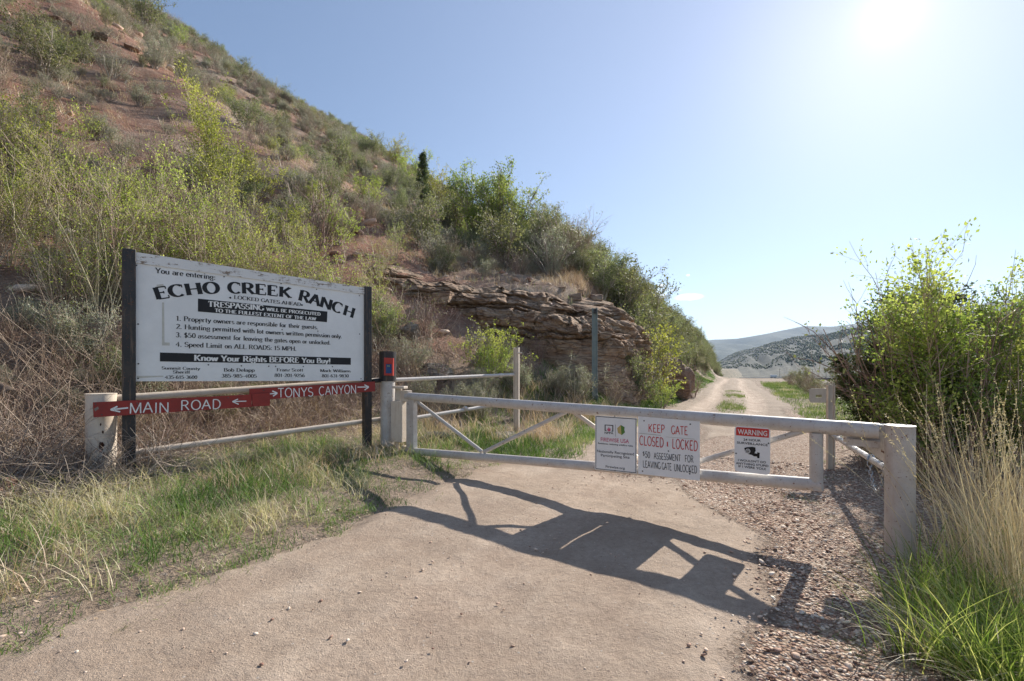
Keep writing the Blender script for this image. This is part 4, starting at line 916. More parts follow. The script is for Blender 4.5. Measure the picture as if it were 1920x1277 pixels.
gpipe((776, 748), (904, 847), .027, 'brace'); gpipe((908, 847), (1060, 773), .027, 'brace'); gpipe((1072, 770), (1215, 872), .027, 'brace', 'cream', -.005); gpipe((1217, 893), (1513, 806), .027, 'brace')

# ------------------------------------------------------------------ signs on the gate
def gsign(label, pts, off, th=.004, rounded=0):
    P = [GP.pt(*p, off) for p in pts]; c = sum(P, Vector()) / 4; t = thing('gate_sign', label, 'sign', (c.x, c.y, min(p.z for p in P)))
    if rounded:
        Q_ = []; 
        for i in range(4):
            a = P[i]; pr = (P[i - 1] - a).normalized(); nx_ = (P[(i + 1) % 4] - a).normalized()
            for k in range(5):
                w1 = math.cos(k / 4 * math.pi / 2); w2 = math.sin(k / 4 * math.pi / 2); Q_.append(a + pr * rounded * (1 - w2) + nx_ * rounded * (1 - w1))
        P = Q_
    m = MB(); m.prism(P, GP.n * -th); m.build('plate', M['platewhite'], t); return t
def Z3(x, y): return (1100 + x / 2.909, 680 + y / 2.909)
so_ = .078
s1 = gsign('portrait white wildfire safety sign with a thin black border, left of the red lettered sign', [Z3(47, 288), Z3(273, 303), Z3(272, 606), Z3(45, 582)], so_)
for a, b in (((51, 293), (269, 308)), ((269, 308), (268, 601)), ((268, 601), (50, 578)), ((50, 578), (51, 293))):
    m = MB(); A = GP.pt(*Z3(*a), so_ + .002); B = GP.pt(*Z3(*b), so_ + .002); d = (B - A).normalized(); s = GP.n.cross(d) * .0035
    m.add([A - s, B - s, B + s, A + s], [(0, 1, 2, 3)]); m.build('border', M['ink'], s1)
poly('logo_frame', GP, [Z3(98, 338), Z3(145, 341), Z3(145, 376), Z3(135, 375.5), Z3(135, 372), Z3(140, 372), Z3(140, 345), Z3(103, 342), Z3(103, 369), Z3(109, 369.5), Z3(109, 373), Z3(98, 372)], M['ink'], s1, so_ + .002)
poly('flame', GP, [Z3(112, 368), Z3(113, 358), Z3(117, 362), Z3(121, 350), Z3(125, 361), Z3(130, 357), Z3(131, 369), Z3(126, 375), Z3(117, 374)], M['pinkink'], s1, so_ + .002)
sans('lettering', 'NFPA', GP, Z3(98, 388), Z3(146, 391), .026, M['ink'], s1, so_ + .002, .03)
poly('divider', GP, [Z3(156, 338), Z3(157.5, 338), Z3(157.5, 404), Z3(156, 404)], M['screw'], s1, so_ + .002)
poly('logo_leaf', GP, [Z3(166, 358), Z3(186, 340), Z3(190, 394), Z3(180, 388), Z3(171, 384)], M['tan_logo'], s1, so_ + .002)
poly('logo_leaf', GP, [Z3(186, 340), Z3(207, 352), Z3(205, 366), Z3(209, 380), Z3(198, 390), Z3(190, 396)], M['green_logo'], s1, so_ + .0021)
sans('lettering', 'FIREWISE USA', GP, Z3(77, 428), Z3(231, 440), .045, M['pinkink'], s1, so_ + .002, .02)
sans('lettering', 'Residents reducing wildfire risks', GP, Z3(62, 443), Z3(252, 459), .019, M['ink'], s1, so_ + .002, .02)
sans('lettering', 'Nationally Recognized', GP, Z3(57, 488), Z3(258, 506), .030, M['ink'], s1, so_ + .002, .01)
sans('lettering', 'Participating Site', GP, Z3(78, 511), Z3(234, 524), .030, M['ink'], s1, so_ + .002, .01)
sans('lettering', 'Firewise.org', GP, Z3(104, 572), Z3(208, 583), .028, M['ink'], s1, so_ + .002, .01)
dots('bolt', GP, [Z3(153, 292), Z3(155, 589)], .008, M['screw'], s1, so_)
s2 = gsign('white hand-lettered sign reading KEEP GATE CLOSED and LOCKED in red capitals', [Z3(281, 292), Z3(617, 321), Z3(617, 644), Z3(281, 606)], so_)
W2 = lambda s, a, b, cap, m='redink', st='block': write('lettering', s, GP, Z3(*a), Z3(*b), cap, st, M[m], s2, so_ + .002)
W2('KEEP', (335, 377), (426, 385), .088); W2('GATE', (460, 388), (553, 395), .088)
W2('CLOSED', (287, 447), (421, 462), .102); W2('&', (436, 458), (449, 459), .065); W2('LOCKED', (465, 466), (607, 482), .102)
W2('$', (304, 506), (317, 508), .045, 'ink'); W2('50', (318, 517), (346, 521), .068, 'ink'); W2('ASSESSMENT', (366, 524), (514, 538), .068, 'ink'); W2('FOR', (535, 541), (584, 546), .072, 'ink')
W2('LEAVING', (306, 570), (404, 581), .075, 'ink'); W2('GATE', (410, 582), (464, 588), .075, 'ink'); W2('UNLOCKED', (476, 590), (603, 604), .075, 'ink')
poly('pencil_line', GP, [Z3(285, 383), Z3(405, 395), Z3(405, 398), Z3(285, 387)], stain, s2, so_ + .0012); poly('pencil_line', GP, [Z3(432, 404), Z3(590, 416), Z3(590, 419), Z3(432, 406)], stain, s2, so_ + .0012)
dots('bolt', GP, [Z3(313, 317), Z3(565, 336), Z3(305, 592), Z3(562, 606), Z3(446, 482), Z3(562, 594)], .009, M['screw'], s2, so_)
s3 = gsign('small rounded white surveillance notice with a red WARNING band', [Z3(806, 344), Z3(1002, 358), Z3(1000, 614), Z3(806, 592)], so_, .004, .035)
poly('red_band', GP, [Z3(815, 355), Z3(820, 351), Z3(990, 363), Z3(995, 369), Z3(994, 410), Z3(815, 396)], M['redwarn'], s3, so_ + .002)
sans('lettering', 'WARNING', GP, Z3(824, 389), Z3(985, 401), .050, M['whiteink'], s3, so_ + .0035, .035)
sans('lettering', '24 HOUR', GP, Z3(855, 425), Z3(950, 432), .0215, M['ink'], s3, so_ + .002, .035)
sans('lettering', 'SURVEILLANCE', GP, Z3(820, 441), Z3(988, 456), .0215, M['ink'], s3, so_ + .002, .035)
sans('lettering', "I WOULDN'T DO", GP, Z3(826, 537), Z3(978, 550), .021, M['ink'], s3, so_ + .002, .035)
sans('lettering', 'ANYTHING STUPID', GP, Z3(814, 553), Z3(992, 570), .021, M['ink'], s3, so_ + .002, .035)
sans('lettering', 'IF I WERE YOU!', GP, Z3(828, 570), Z3(977, 587), .021, M['ink'], s3, so_ + .002, .035)
poly('camera_silhouette', GP, [Z3(859, 466), Z3(872, 461), Z3(905, 459), Z3(920, 463), Z3(922, 480), Z3(914, 497), Z3(900, 503), Z3(884, 500), Z3(876, 493), Z3(866, 491)], M['ink'], s3, so_ + .002)
poly('camera_bracket', GP, [Z3(900, 503), Z3(915, 494), Z3(930, 497), Z3(930, 489), Z3(944, 492), Z3(942, 522), Z3(930, 520), Z3(929, 512), Z3(912, 511)], M['ink'], s3, so_ + .0022)
def ringp(cx, cy, r0, r1, col, nm, off):
    m = MB(); n = 18; a = [GP.pt(*Z3(cx + r0 * math.cos(i / n * 6.283), cy + r0 * math.sin(i / n * 6.283)), off) for i in range(n)]; b = [GP.pt(*Z3(cx + r1 * math.cos(i / n * 6.283), cy + r1 * math.sin(i / n * 6.283)), off) for i in range(n)]
    m.add(a + b, [(i, (i + 1) % n, n + (i + 1) % n, n + i) for i in range(n)]); m.build(nm, col, s3)
ringp(879, 483, 13.5, 10.5, M['platewhite'], 'lens_ring', so_ + .003); ringp(880, 483, 7.5, 5, M['platewhite'], 'lens_ring', so_ + .003)
dots('bolt', GP, [Z3(815, 495), Z3(992, 440)], .008, M['screw'], s3, so_)

# ------------------------------------------------------------------ right latch post, chain, right fence
RP = (3.285, 3.93)
lp = thing('latch_post', 'thick white pipe post at the free end of the gate, rusted at its foot', 'gate post', (RP[0], RP[1], h1(*RP)))
m = MB(); ringpipe(m, RP, -.35, 1.105, .104, 36); m.build('post', M['white'], lp)
m = MB(); ringpipe(m, RP, 1.105, 1.115, .107, 36); m.build('post_cap', M['white'], lp)
GP3 = Plane((gA[0] + .12, gA[1] + .155), (gB[0] + .12, gB[1] + .155))
poly('gusset_plate', GP3, [Z3(1400, 330), Z3(1640, 345), Z3(1650, 345), Z3(1650, 556), Z3(1622, 545), Z3(1500, 455), Z3(1400, 432)], M['white'], lp, .0, .012)
a = GP3.pt(*Z3(1398, 318), .07)
def chan(p, q, name, z=0.0):
    A = GP3.pt(*p); B = GP3.pt(*q); m = MB(); c = (A + B) / 2 + GP3.n * .075; m.box(c, (B - A) / 2, GP3.n * .074, Vector((0, 0, .008)), .002)
    c2 = (A + B) / 2 + GP3.n * .145; m.box(c2 - Vector((0, 0, .022)), (B - A) / 2, GP3.n * .005, Vector((0, 0, .03)), .002); return m.build(name, M['white'], lp)
chan(Z3(1396, 320), Z3(1625, 338), 'latch_channel'); chan(Z3(1420, 408), Z3(1600, 424), 'latch_channel')
HP = at(1557.5, 800, 7.25)
f3 = thing('pipe_fence', 'beige channel post with a slotted plate and a white pipe rail behind the latch post', 'fence', (HP.x, HP.y, h1(HP.x, HP.y)))
hpost((HP.x, HP.y), h1(HP.x, HP.y) - .3, at(1557, 722, 7.25).z, .052, .035, .009, Vector((.98, -.2, 0)).normalized(), M['beige_steel'], 'post', f3)
m = MB(); c = at(1557.5, 721, 7.25)
for i in range(5): m.tube(c + Vector((-.055 + i * .027, 0, -.01)), c + Vector((-.05 + i * .027, 0, .022)), .011, .007, 6)
m.build('post_cap', M['beige_steel'], f3)
# slotted plate
HPp = Plane((HP.x - .08, HP.y - .06), (HP.x + .9, HP.y - .22))
m = MB(); o_ = [(1518, 729), (1549, 729), (1549, 755), (1521, 755), (1517.5, 751), (1517.5, 732)]; i_ = [(1529.5, 740), (1541, 740), (1541, 745.5), (1529.5, 745.5)]
O_ = [HPp.pt(*p) for p in [(1521, 728.5), (1549.5, 728.5), (1549.5, 755), (1521, 755)]]; mid = [(1517.5, 732), (1517.5, 751.5)]
for quad in ([(1517.5, 732), (1521, 728.5), (1529.5, 728.5), (1529.5, 755), (1521, 755), (1517.5, 751.5)], [(1541, 728.5), (1549.5, 728.5), (1549.5, 755), (1541, 755)], [(1529.5, 728.5), (1541, 728.5), (1541, 740), (1529.5, 740)], [(1529.5, 745.5), (1541, 745.5), (1541, 755), (1529.5, 755)]):
    m.prism([HPp.pt(*p) for p in quad], HPp.n * -.008)
m.build('slotted_plate', M['beige_steel'], f3)
a = at(1562, 816, 7.2); b = Vector((RP[0] + .06, RP[1] + .1, at(1664, 893, 4.0).z)); rail(a, b, .034, M['white'], f3)
m = MB(); q_ = a.lerp(b, .12); m.tube(q_ - (b - a).normalized() * .03, q_ + (b - a).normalized() * .03, .045, None, 14); m.build('collar', M['white'], f3)
# chain looped over the rail
ch = thing('chain', 'short galvanised chain hanging in a loop from the pipe rail beside the latch post', 'chain', tuple(a.lerp(b, .8)))
pA = a.lerp(b, .735); pB = a.lerp(b, .90); nL = 22; pts = []
for i in range(nL + 1):
    t = i / nL; p = pA.lerp(pB, t); p.z += -.20 * (1 - (2 * t - 1) ** 2) * 1.25 - .02; p += Vector((-.045, -.02, 0)); pts.append(p)
pts = [pA + Vector((0, 0, .045))] + [pA + Vector((-.045, -.02, .0))] + pts + [pB + Vector((-.04, -.02, .02)), pB + Vector((0, 0, .045))]
link = None
for i in range(len(pts) - 1):
    p, q = pts[i], pts[i + 1]; ln = (q - p).length
    if link is None:
        mm = MB(); ring = []
        for k in range(13):
            an = k / 12 * 6.283; ring.append(Vector((math.cos(an) * .5 * .75 + (.25 if math.cos(an) > 0 else -.25) * 1.0, math.sin(an) * .36, 0)))
        mm.pipe([r_ * 1.0 for r_ in ring], .13, 6, False)
        o = mm.build('link', M['chainsteel'], ch); link = o
    else: o = link.copy(); COL.objects.link(o)
    rot = (q - p).to_track_quat('X', 'Z').to_matrix().to_4x4() @ Matrix.Rotation(math.radians(90 if i % 2 else 0), 4, 'X')
    mw = Matrix.Translation((p + q) / 2) @ rot @ Matrix.Scale(max(ln * .95, .03), 4)
    if i == 0: link_data = link.data; [setattr(v, 'co', v.co + Vector(ch.location)) for v in link_data.vertices]
    o.parent = ch; o.matrix_parent_inverse = Matrix.Identity(4); o.matrix_basis = Matrix.Translation(-Vector(ch.location)) @ mw
# ------------------------------------------------------------------ far mountains, valley floor details
def ridge(name, mat, pts, depth, foot, n=260, m=40, amp=.10, seed=1, fx=30.0, power=1.0):
    """crest given as (pixel x, pixel y, distance); the slope comes down towards the valley on real spurs"""
    px = np.linspace(pts[0][0], pts[-1][0], n)
    py = np.interp(px, [p[0] for p in pts], [p[1] for p in pts]); D = np.interp(px, [p[0] for p in pts], [p[2] for p in pts])
    cx = (px - 960) / FPX * D; cz = EYE - (py - HY) / FPX * D
    az = np.stack([cx, D], 1); r = np.linalg.norm(az, axis=1)
    t = np.linspace(0, 1.35, m)[None]                         # 0 foot, 1 crest, beyond: the back
    f = foot + (1 - foot) * t
    X = cx[:, None] * f; Y = D[:, None] * f
    hgt = np.where(t <= 1, np.clip(t, 0, 1) ** power, 1 - (t - 1) * 1.6)
    Z = -11 + (cz[:, None] + 11) * hgt
    s = np.cumsum(np.r_[0, np.hypot(np.diff(cx), np.diff(D))])
    spur = np.abs(fbm(s[:, None] / fx + t * 1.3 + .5 * fbm(s[:, None] / fx * .4, t * 2, 3, 2), t * 1.2 + s[:, None] * 0, seed, 4)) - .18
    H_ = (cz.mean() + 11)
    Z = Z + spur * -amp * H_ * 1.6 * np.sin(np.clip(t, 0, 1) * np.pi) ** .7 + .02 * H_ * fbm(X / fx * 2, Y / fx * 2, seed + 9, 3) * np.clip(t, 0, 1)
    i = np.arange(n * m).reshape(n, m); Q = np.stack([i[:-1, :-1], i[1:, :-1], i[1:, 1:], i[:-1, 1:]], -1).reshape(-1, 4)
    o = obj(name, mesh(name, np.stack([X, Y, Z], -1), Q, rnd=np.broadcast_to(np.clip(t, 0, 1), X.shape).ravel(), smooth=True), M[mat]); tag(o, kind='structure')
    return X, Y, Z
ridge('mountain', 'ridge_far', [(900, 690, 4200), (1150, 660, 4000), (1290, 642, 3600), (1337, 636, 3400), (1380, 635, 3300), (1425, 627, 3200), (1470, 619, 3200), (1507, 611, 3100), (1560, 612, 3000), (1600, 607, 2900), (1642, 597, 2800), (1665, 590, 2700), (1750, 582, 2600), (1852, 567, 2500), (1912, 561, 2400), (2050, 560, 2300), (2400, 540, 2000), (2900, 560, 1800)], 1, .5, 300, 36, .16, 3, 380)
NX, NY, NZ = ridge('hillside', 'ridge_near', [(1330, 690, 1500), (1365, 668, 1400), (1387, 658, 1300), (1430, 648, 1200), (1492, 632, 1080), (1549, 627, 1000), (1580, 620, 950), (1620, 614, 900), (1700, 600, 820), (1800, 594, 740), (1905, 588, 660), (2050, 575, 600), (2300, 560, 520), (2800, 540, 420)], 1, .46, 420, 70, .13, 5, 80, .95)
# junipers on the far slope, too small to pick apart
OV = np.array([(1, 0, 0), (0, 1, 0), (-1, 0, 0), (0, -1, 0), (0, 0, 1), (0, 0, -.6)], float); OT = np.array([(0, 1, 4), (1, 2, 4), (2, 3, 4), (3, 0, 4), (1, 0, 5), (2, 1, 5), (3, 2, 5), (0, 3, 5)])
def dotcloud(n, fn, size, seed):
    P = fn(n); T_ = R.uniform(.7, 1.5, n) * size
    c = OV[None] * (T_[:, None, None] * np.array([1, 1, 1.3])) * (1 + R.normal(0, .2, (n, 6, 1))) + P[:, None] + np.array([0, 0, 1.]) * T_[:, None, None] * .6
    T = OT[None] + (np.arange(n) * 6)[:, None, None]
    return c.reshape(-1, 3), None, T.reshape(-1, 3), np.repeat(R.uniform(0, 1, n), 6)
def on_ridge(n):
    a = R.uniform(0, NX.shape[0] - 1.01, n * 3); t = R.uniform(.18, 1, n * 3) * 51
    keep = (fbm(a / 9, t / 5, 77, 4) * 1.6 + (t / 51 - .40) * .9 > R.uniform(-.3, .3, n * 3)); a = a[keep][:n]; t = t[keep][:n]
    i = a.astype(int); j = t.astype(int); f = (a - i)[:, None]; g_ = (t - j)[:, None]; G = np.stack([NX, NY, NZ], -1)
    return (G[i, j] * (1 - f) + G[i + 1, j] * f) * (1 - g_) + (G[i, j + 1] * (1 - f) + G[i + 1, j + 1] * f) * g_
c = dotcloud(26000, on_ridge, 1.15, 1)
o = obj('juniper_woods', mesh('juniper_woods', c[0] if False else c[0], None, c[2], c[3]), M['darkleaf']); tag(o, 'dark junipers scattered over the far valley slope', kind='stuff')
# the highway at the foot of it
hw = MB(); A = at(1330, 713, 470); B = at(2300, 716, 430); A.z = B.z = -9.2
d = (B - A).normalized(); s = Vector((-d.y, d.x, 0))
hw.box((A + B) / 2, (B - A) / 2, s * 6, (0, 0, 1.2)); M['asphalt'] = flat('asphalt', (.06, .06, .062), .9)
tag(hw.build('highway', M['asphalt']), kind='structure')
def road_pt(px): 
    t = (px - 1330) / (2300 - 1330)
    D = 470; 
    for _ in range(20):
        p = A.lerp(B, min(max(t, 0), 1)); q = 960 + FPX * p.x / p.y; t += (px - q) / 1000
    return A.lerp(B, t)
gr = thing('guard_rail', 'long thin guard rail beside the far highway in the valley', 'guard rail', tuple(road_pt(1500) - s * 5.2 + Vector((0, 0, 1.2))))
p0, p1 = road_pt(1440) - s * 5.2, road_pt(1640) - s * 5.2
m = MB(); m.box((p0 + p1) / 2 + Vector((0, 0, 2.0)), (p1 - p0) / 2, s * .04, (0, 0, .2)); m.build('rail', M['grey_steel'], gr)
m = MB()
for i in range(40):
    q = p0.lerp(p1, i / 39); m.box(q + Vector((0, 0, 1.5)) + s * .1, d * .08, s * .05, (0, 0, .4))
o = m.build('posts', M['grey_steel'], gr); o['kind'] = 'stuff'
def truck(px, L_, H_, label, lane):
    c = road_pt(px) + s * lane; t = thing('truck', label, 'truck', (c.x, c.y, -8.0), math.atan2(d.y, d.x)); bpy.context.view_layer.update()
    def part(n, cc, hx, hy, hz, mat):
        mm = MB(); mm.box(cc, (hx, 0, 0), (0, hy, 0), (0, 0, hz), .06); me = mm.build(n, mat).data; o = bpy.data.objects[bpy.data.objects.find(n)] if False else [x for x in COL.objects if x.data == me][0]; o.parent = t
    part('cargo_box', (-.8, 0, .9 + H_ / 2), L_ / 2, 1.25, H_ / 2, M['platewhite']); part('cab', (L_ / 2 + .45, 0, 1.6), 1.1, 1.1, 1.1, M['platewhite']); part('windscreen', (L_ / 2 + 1.57, 0, 2.0), .02, .9, .4, M['glass'])
    for wx in (-L_ / 2, L_ / 2 + .3):
        for wy in (-1.1, 1.1):
            mm = MB(); mm.tube((wx, wy - .15, .5), (wx, wy + .15, .5), .5, None, 14); o = mm.build('wheel', M['black']); o.parent = t
truck(1484, 5.5, 2.4, 'white box truck on the far highway below the mountains', -2)
truck(1448, 3.2, 1.8, 'small white truck on the far highway, left of the larger one', -2)
M['polewood'] = flat('pole_wood', (.12, .09, .07), .9)
for px, D_ in ((1462, 520), (1499, 500), (1523, 480), (1549, 460)):
    b = at(px, 712, D_); t = thing('utility_pole', 'thin wooden utility pole standing along the far highway', 'utility pole', (b.x, b.y, -10), group='utility poles along the far highway')
    m = MB(); m.tube((b.x, b.y, -10.5), (b.x, b.y, 1.0), .22, .14, 8); m.build('pole', M['polewood'], t)
    m = MB(); m.box((b.x, b.y, .2), (1.3, 0, 0), (0, .08, 0), (0, 0, .08)); m.build('crossarm', M['polewood'], t)

hm = MB(); hm.box((2300, 3050, 215), (4000, 0, 0), (0, 3700, 0), (0, 0, 228)); hz = hm.build('haze', None)
m_, nt_h, out_h = newmat('haze'); pv = N(nt_h, 'ShaderNodeVolumePrincipled'); pv.inputs['Color'].default_value = (.50, .70, 1, 1); pv.inputs['Density'].default_value = .00008; pv.inputs['Anisotropy'].default_value = .2
nt_h.links.new(pv.outputs[0], out_h.inputs['Volume']); hz.data.materials.append(m_); tag(hz, kind='stuff')

# ------------------------------------------------------------------ rock face of the road cut
cp = [(-7.5, 17.6), (-5.5, 16.4), (-3.5, 15.9), (-1, 15.75), (1.5, 15.6), (3.0, 15.6), (4.1, 16.2), (4.9, 17.6), (5.7, 19.4), (6.9, 22.0), (8.2, 25)]
cpx = np.array(cp); sl = np.r_[0, np.cumsum(np.hypot(*np.diff(cpx, axis=0).T))]
ns, nt2 = 460, 150
s_ = np.linspace(0, sl[-1], ns); bx_ = np.interp(s_, sl, cpx[:, 0]); by_ = np.interp(s_, sl, cpx[:, 1])
k = np.ones(25) / 25; bxs = np.convolve(np.pad(bx_, 12, 'edge'), k, 'valid'); bys = np.convolve(np.pad(by_, 12, 'edge'), k, 'valid')
tx_ = np.gradient(bxs); ty_ = np.gradient(bys); ll = np.hypot(tx_, ty_); nx_, ny_ = ty_ / ll, -tx_ / ll      # outward, towards the road
t_ = np.linspace(0, 1, nt2)[None]; bx_, by_ = bxs[:, None], bys[:, None]
depth = 2.6
ix = bx_ - nx_[:, None] * depth; iy = by_ - ny_[:, None] * depth
zb = H0(bxs + nx_ * .15, bys + ny_ * .15)[:, None] - .35; zt_ = H0(ix, iy) + .05
topcut = np.interp(s_, [0, 2, 5, 8, 12, 15, 18, sl[-1]], [.6, .72, .80, .92, 1.0, 1.0, .85, .6])[:, None]
zt_ = zb + (zt_ - zb) * topcut
prof = t_ ** 1.9 * (0.25 + .75 * t_)                                   # steep below, leaning back towards the top
prof = np.clip(prof, 0, 1)
CX = bx_ - nx_[:, None] * depth * prof; CY = by_ - ny_[:, None] * depth * prof; CZ = zb + (zt_ - zb) * t_
S2_ = s_[:, None] + 0 * t_
zz = CZ + .25 * fbm(S2_ * .35, CZ * .3, 81, 4)
warp = .35 * vn(S2_ * .45, 0 * S2_, 82) + .12 * vn(S2_ * 1.7, 0 * S2_, 88)
lay = np.array([0., .9, 1.7, 1.95, 2.6, 2.8, 3.5, 3.65, 4.1, 4.6, 4.75, 5.3, 5.9, 6.6, 8, 20]); zq = np.clip(zz + warp, 0, 19)
bed = np.searchsorted(lay, zq, 'right') - 1.0; bi_ = bed.astype(int); th = lay[np.clip(bi_ + 1, 0, 15)] - lay[bi_]; fr = (zq - lay[bi_]) / th
ledge = (_hash(bed, bed * 0 + 3, 9) - .35) * .42 + np.where(th < .3, -.12, 0)
crack = (np.minimum(fr, 1 - fr) * th < .035)
bw = S2_ * (.45 + 1.1 * _hash(bed, bed * 0, 5)) + 5 * _hash(bed, bed * 0, 7) + .45 * vn(S2_ * 1.3, CZ * 1.1, 83) + .12 * vn(S2_ * 5, CZ * 5, 89); bi = np.floor(bw); bf = bw - bi
blk = (_hash(bi, bed, 12) - .5) * .34 + (_hash(np.floor(bw * 2.3 + fr * 1.6), np.floor(bed + fr * 2), 14) - .5) * .20 + (_hash(np.floor(bw * 6.1 + fr * 2.6), np.floor(bed * 3 + fr * 4), 15) - .5) * .07; vcr = (np.abs(bf - .5) > .475)
disp = .30 + ledge + blk + .10 * (1 - (2 * fr - 1) ** 4) - .16 * crack - .12 * vcr + .38 * fbm(S2_ * .8, CZ * 1.2, 84, 7, .66)
lowm = sstep(2.6, 1.7, CZ + .4 * fbm(S2_ * .4, S2_ * 0, 86, 2))        # lower soft bank, smoother
disp = disp * (1 - lowm) + lowm * (.12 + .32 * fbm(S2_ * .8, CZ * 1.2, 85, 5, .55))
endf = sstep(0, 3.5, S2_) * sstep(sl[-1], sl[-1] - 4, S2_) * sstep(1.0, .88, t_)
disp = disp * endf - .35 * (1 - endf)
CX = CX + nx_[:, None] * disp; CY = CY + ny_[:, None] * disp; CZ = CZ + .10 * fbm(S2_ * 2, CZ * 2, 87, 3) * endf
i = np.arange(ns * nt2).reshape(ns, nt2); Q = np.stack([i[:-1, :-1], i[1:, :-1], i[1:, 1:], i[:-1, 1:]], -1).reshape(-1, 4)
cliff = thing('rock_outcrop', 'layered red and grey sandstone cut face rising behind the gate', 'rock outcrop', (1.5, 16, .8))
me = mesh('cliff_face', np.stack([CX - 1.5, CY - 16, CZ - .8], -1), Q, smooth=False)
obj('cliff_face', me, M['cliff'], cliff)
# separate blocks standing proud of the face
slabs = [block(s, .5) for s in range(8)]
for me_ in slabs: me_.materials.append(M['sandstone']); me_.name = 'rock_block'
def rock(me_, name, parent, P, sc, rz, tilt=(0, 0), mat=None):
    o = bpy.data.objects.new(name, me_); COL.objects.link(o)
    o.scale = sc; o.rotation_euler = (tilt[0], tilt[1], rz)
    if parent is not None: o.parent = parent; o.location = Vector(P) - parent.location
    else: o.location = P
    return o
RB = np.random.default_rng(5)
for (px, py, wpx, hpx) in ((1010, 515, 60, 16), (1060, 512, 50, 16), (965, 505, 60, 12), (1005, 532, 60, 22), (1070, 530, 62, 18), (1115, 545, 40, 20), (1050, 550, 48, 14), (1010, 560, 50, 14), (1065, 562, 60, 20), (1100, 568, 44, 26), (885, 548, 50, 12), (915, 548, 30, 22), (940, 560, 40, 14), (820, 560, 56, 22), (760, 560, 40, 18), (800, 585, 40, 28), (750, 575, 36, 24), (870, 583, 50, 48), (905, 578, 36, 44), (935, 582, 34, 40), (965, 590, 26, 46), (1000, 590, 36, 22), (1030, 585, 34, 24), (1060, 592, 44, 26), (1090, 592, 38, 26), (1120, 595, 34, 24), (1150, 596, 34, 20), (1170, 598, 26, 16), (840, 600, 48, 30), (1080, 625, 60, 16), (1130, 640, 50, 14), (1040, 615, 30, 14), (985, 572, 26, 14), (835, 540, 34, 10), (905, 562, 40, 12)):
    if RB.uniform() < .45: continue
    px += RB.normal(0, 6); py += RB.normal(0, 4); wpx *= RB.uniform(.5, 1.0); hpx *= RB.uniform(.6, 1.0)
    # meet the face itself: nearest face vertex along the sight line
    rx = (CX / CY * FPX + 960 - px); ry = (HY - (CZ - EYE) / CY * FPX - py); kk = np.argmin(rx ** 2 + ry ** 2 + (CY > 21) * 1e4); X_, Y_, Z_ = CX.flat[kk], CY.flat[kk], CZ.flat[kk]
    w_ = wpx / FPX * Y_ * .56; h_ = hpx / FPX * Y_ * .62
    rock(slabs[RB.integers(0, 8)], 'rock_block', cliff, (X_, Y_ + .22, Z_), (w_, .36 + .12 * RB.uniform(), h_ * .92), RB.normal(0, .45), (RB.normal(0, .12), RB.normal(0, .14)))

# ------------------------------------------------------------------ loose rocks and boulders one can pick out
big = [boulder(s, 4, .8, .5) for s in (31, 32, 33, 34)]
for b_ in big: b_.materials.append(M['redrock'])
bigg = [boulder(s, 4, .6, .5) for s in (41, 42, 43)]
for b_ in bigg: b_.materials.append(M['greyrock'])
def stone(me_, label, px, py, wpx, hpx, D=None, cat='rock', name='rock', dpt=1.0, sink=.25, rz=0):
    if D is None: x, y = hit(px, py + hpx * .4, 3, 150)
    else: p = at(px, py, D); x, y = p.x, D
    w_ = wpx / FPX * y * .58; h_ = hpx / FPX * y
    o = rock(me_, name, None, (x, y, h1(x, y) + h_ * (.5 - sink)), (w_, w_ * dpt, h_ * .75), rz); tag(o, label, cat); return o
stone(big[0], 'large reddish boulder at the bend of the road beside the rock face', 1258, 690, 70, 95, 22.5, 'boulder', 'boulder', .9, .15)
stone(bigg[0], 'flat grey layered rock lying in the sagebrush right of the keypad post', 818, 692, 78, 44, 12.0, dpt=.8)
stone(bigg[1], 'squat grey rock above the flat rock right of the keypad post', 765, 645, 50, 44, 13.0)
stone(big[1], 'small pinkish rock on the bank right of the white square post', 985, 685, 26, 26, 14.0)
stone(bigg[2], 'low pale rock in the grass behind the gate hinge', 812, 788, 46, 22, 8.9)
stone(bigg[0], 'low grey rock in the grass near the foot of the fence braces', 945, 768, 60, 14, 9.9)
stone(big[2], 'pale flat rock on the bare red slope near the top left corner', 115, 42, 44, 16, cat='rock')
stone(bigg[1], 'pale wedge rock on the bare slope, second from the top left corner', 157, 63, 20, 8)
stone(bigg[2], 'long pale rock on the bare slope, third down from the top left corner', 184, 68, 30, 14)
stone(big[3], 'grey rock half buried on the slope below the three pale ones', 248, 90, 26, 12)
stone(bigg[0], 'dark grey rock lower on the bare slope near the skyline bushes', 286, 104, 26, 12)
stone(big[1], 'weathered pinkish rock at the left edge behind the dead brush', 8, 878, 40, 50, 4.6)
lg = thing('log', 'weathered brown broken log leaning out of the brush at the left edge', 'log', (-5.9, 5.6, .5))
m = MB(); a = at(-12, 724, 6.2); b = at(22, 740, 6.0); m.pipe([a, a.lerp(b, .5) + Vector((0, 0, .02)), b], .07, 9); m.build('log', M['polewood'], lg)

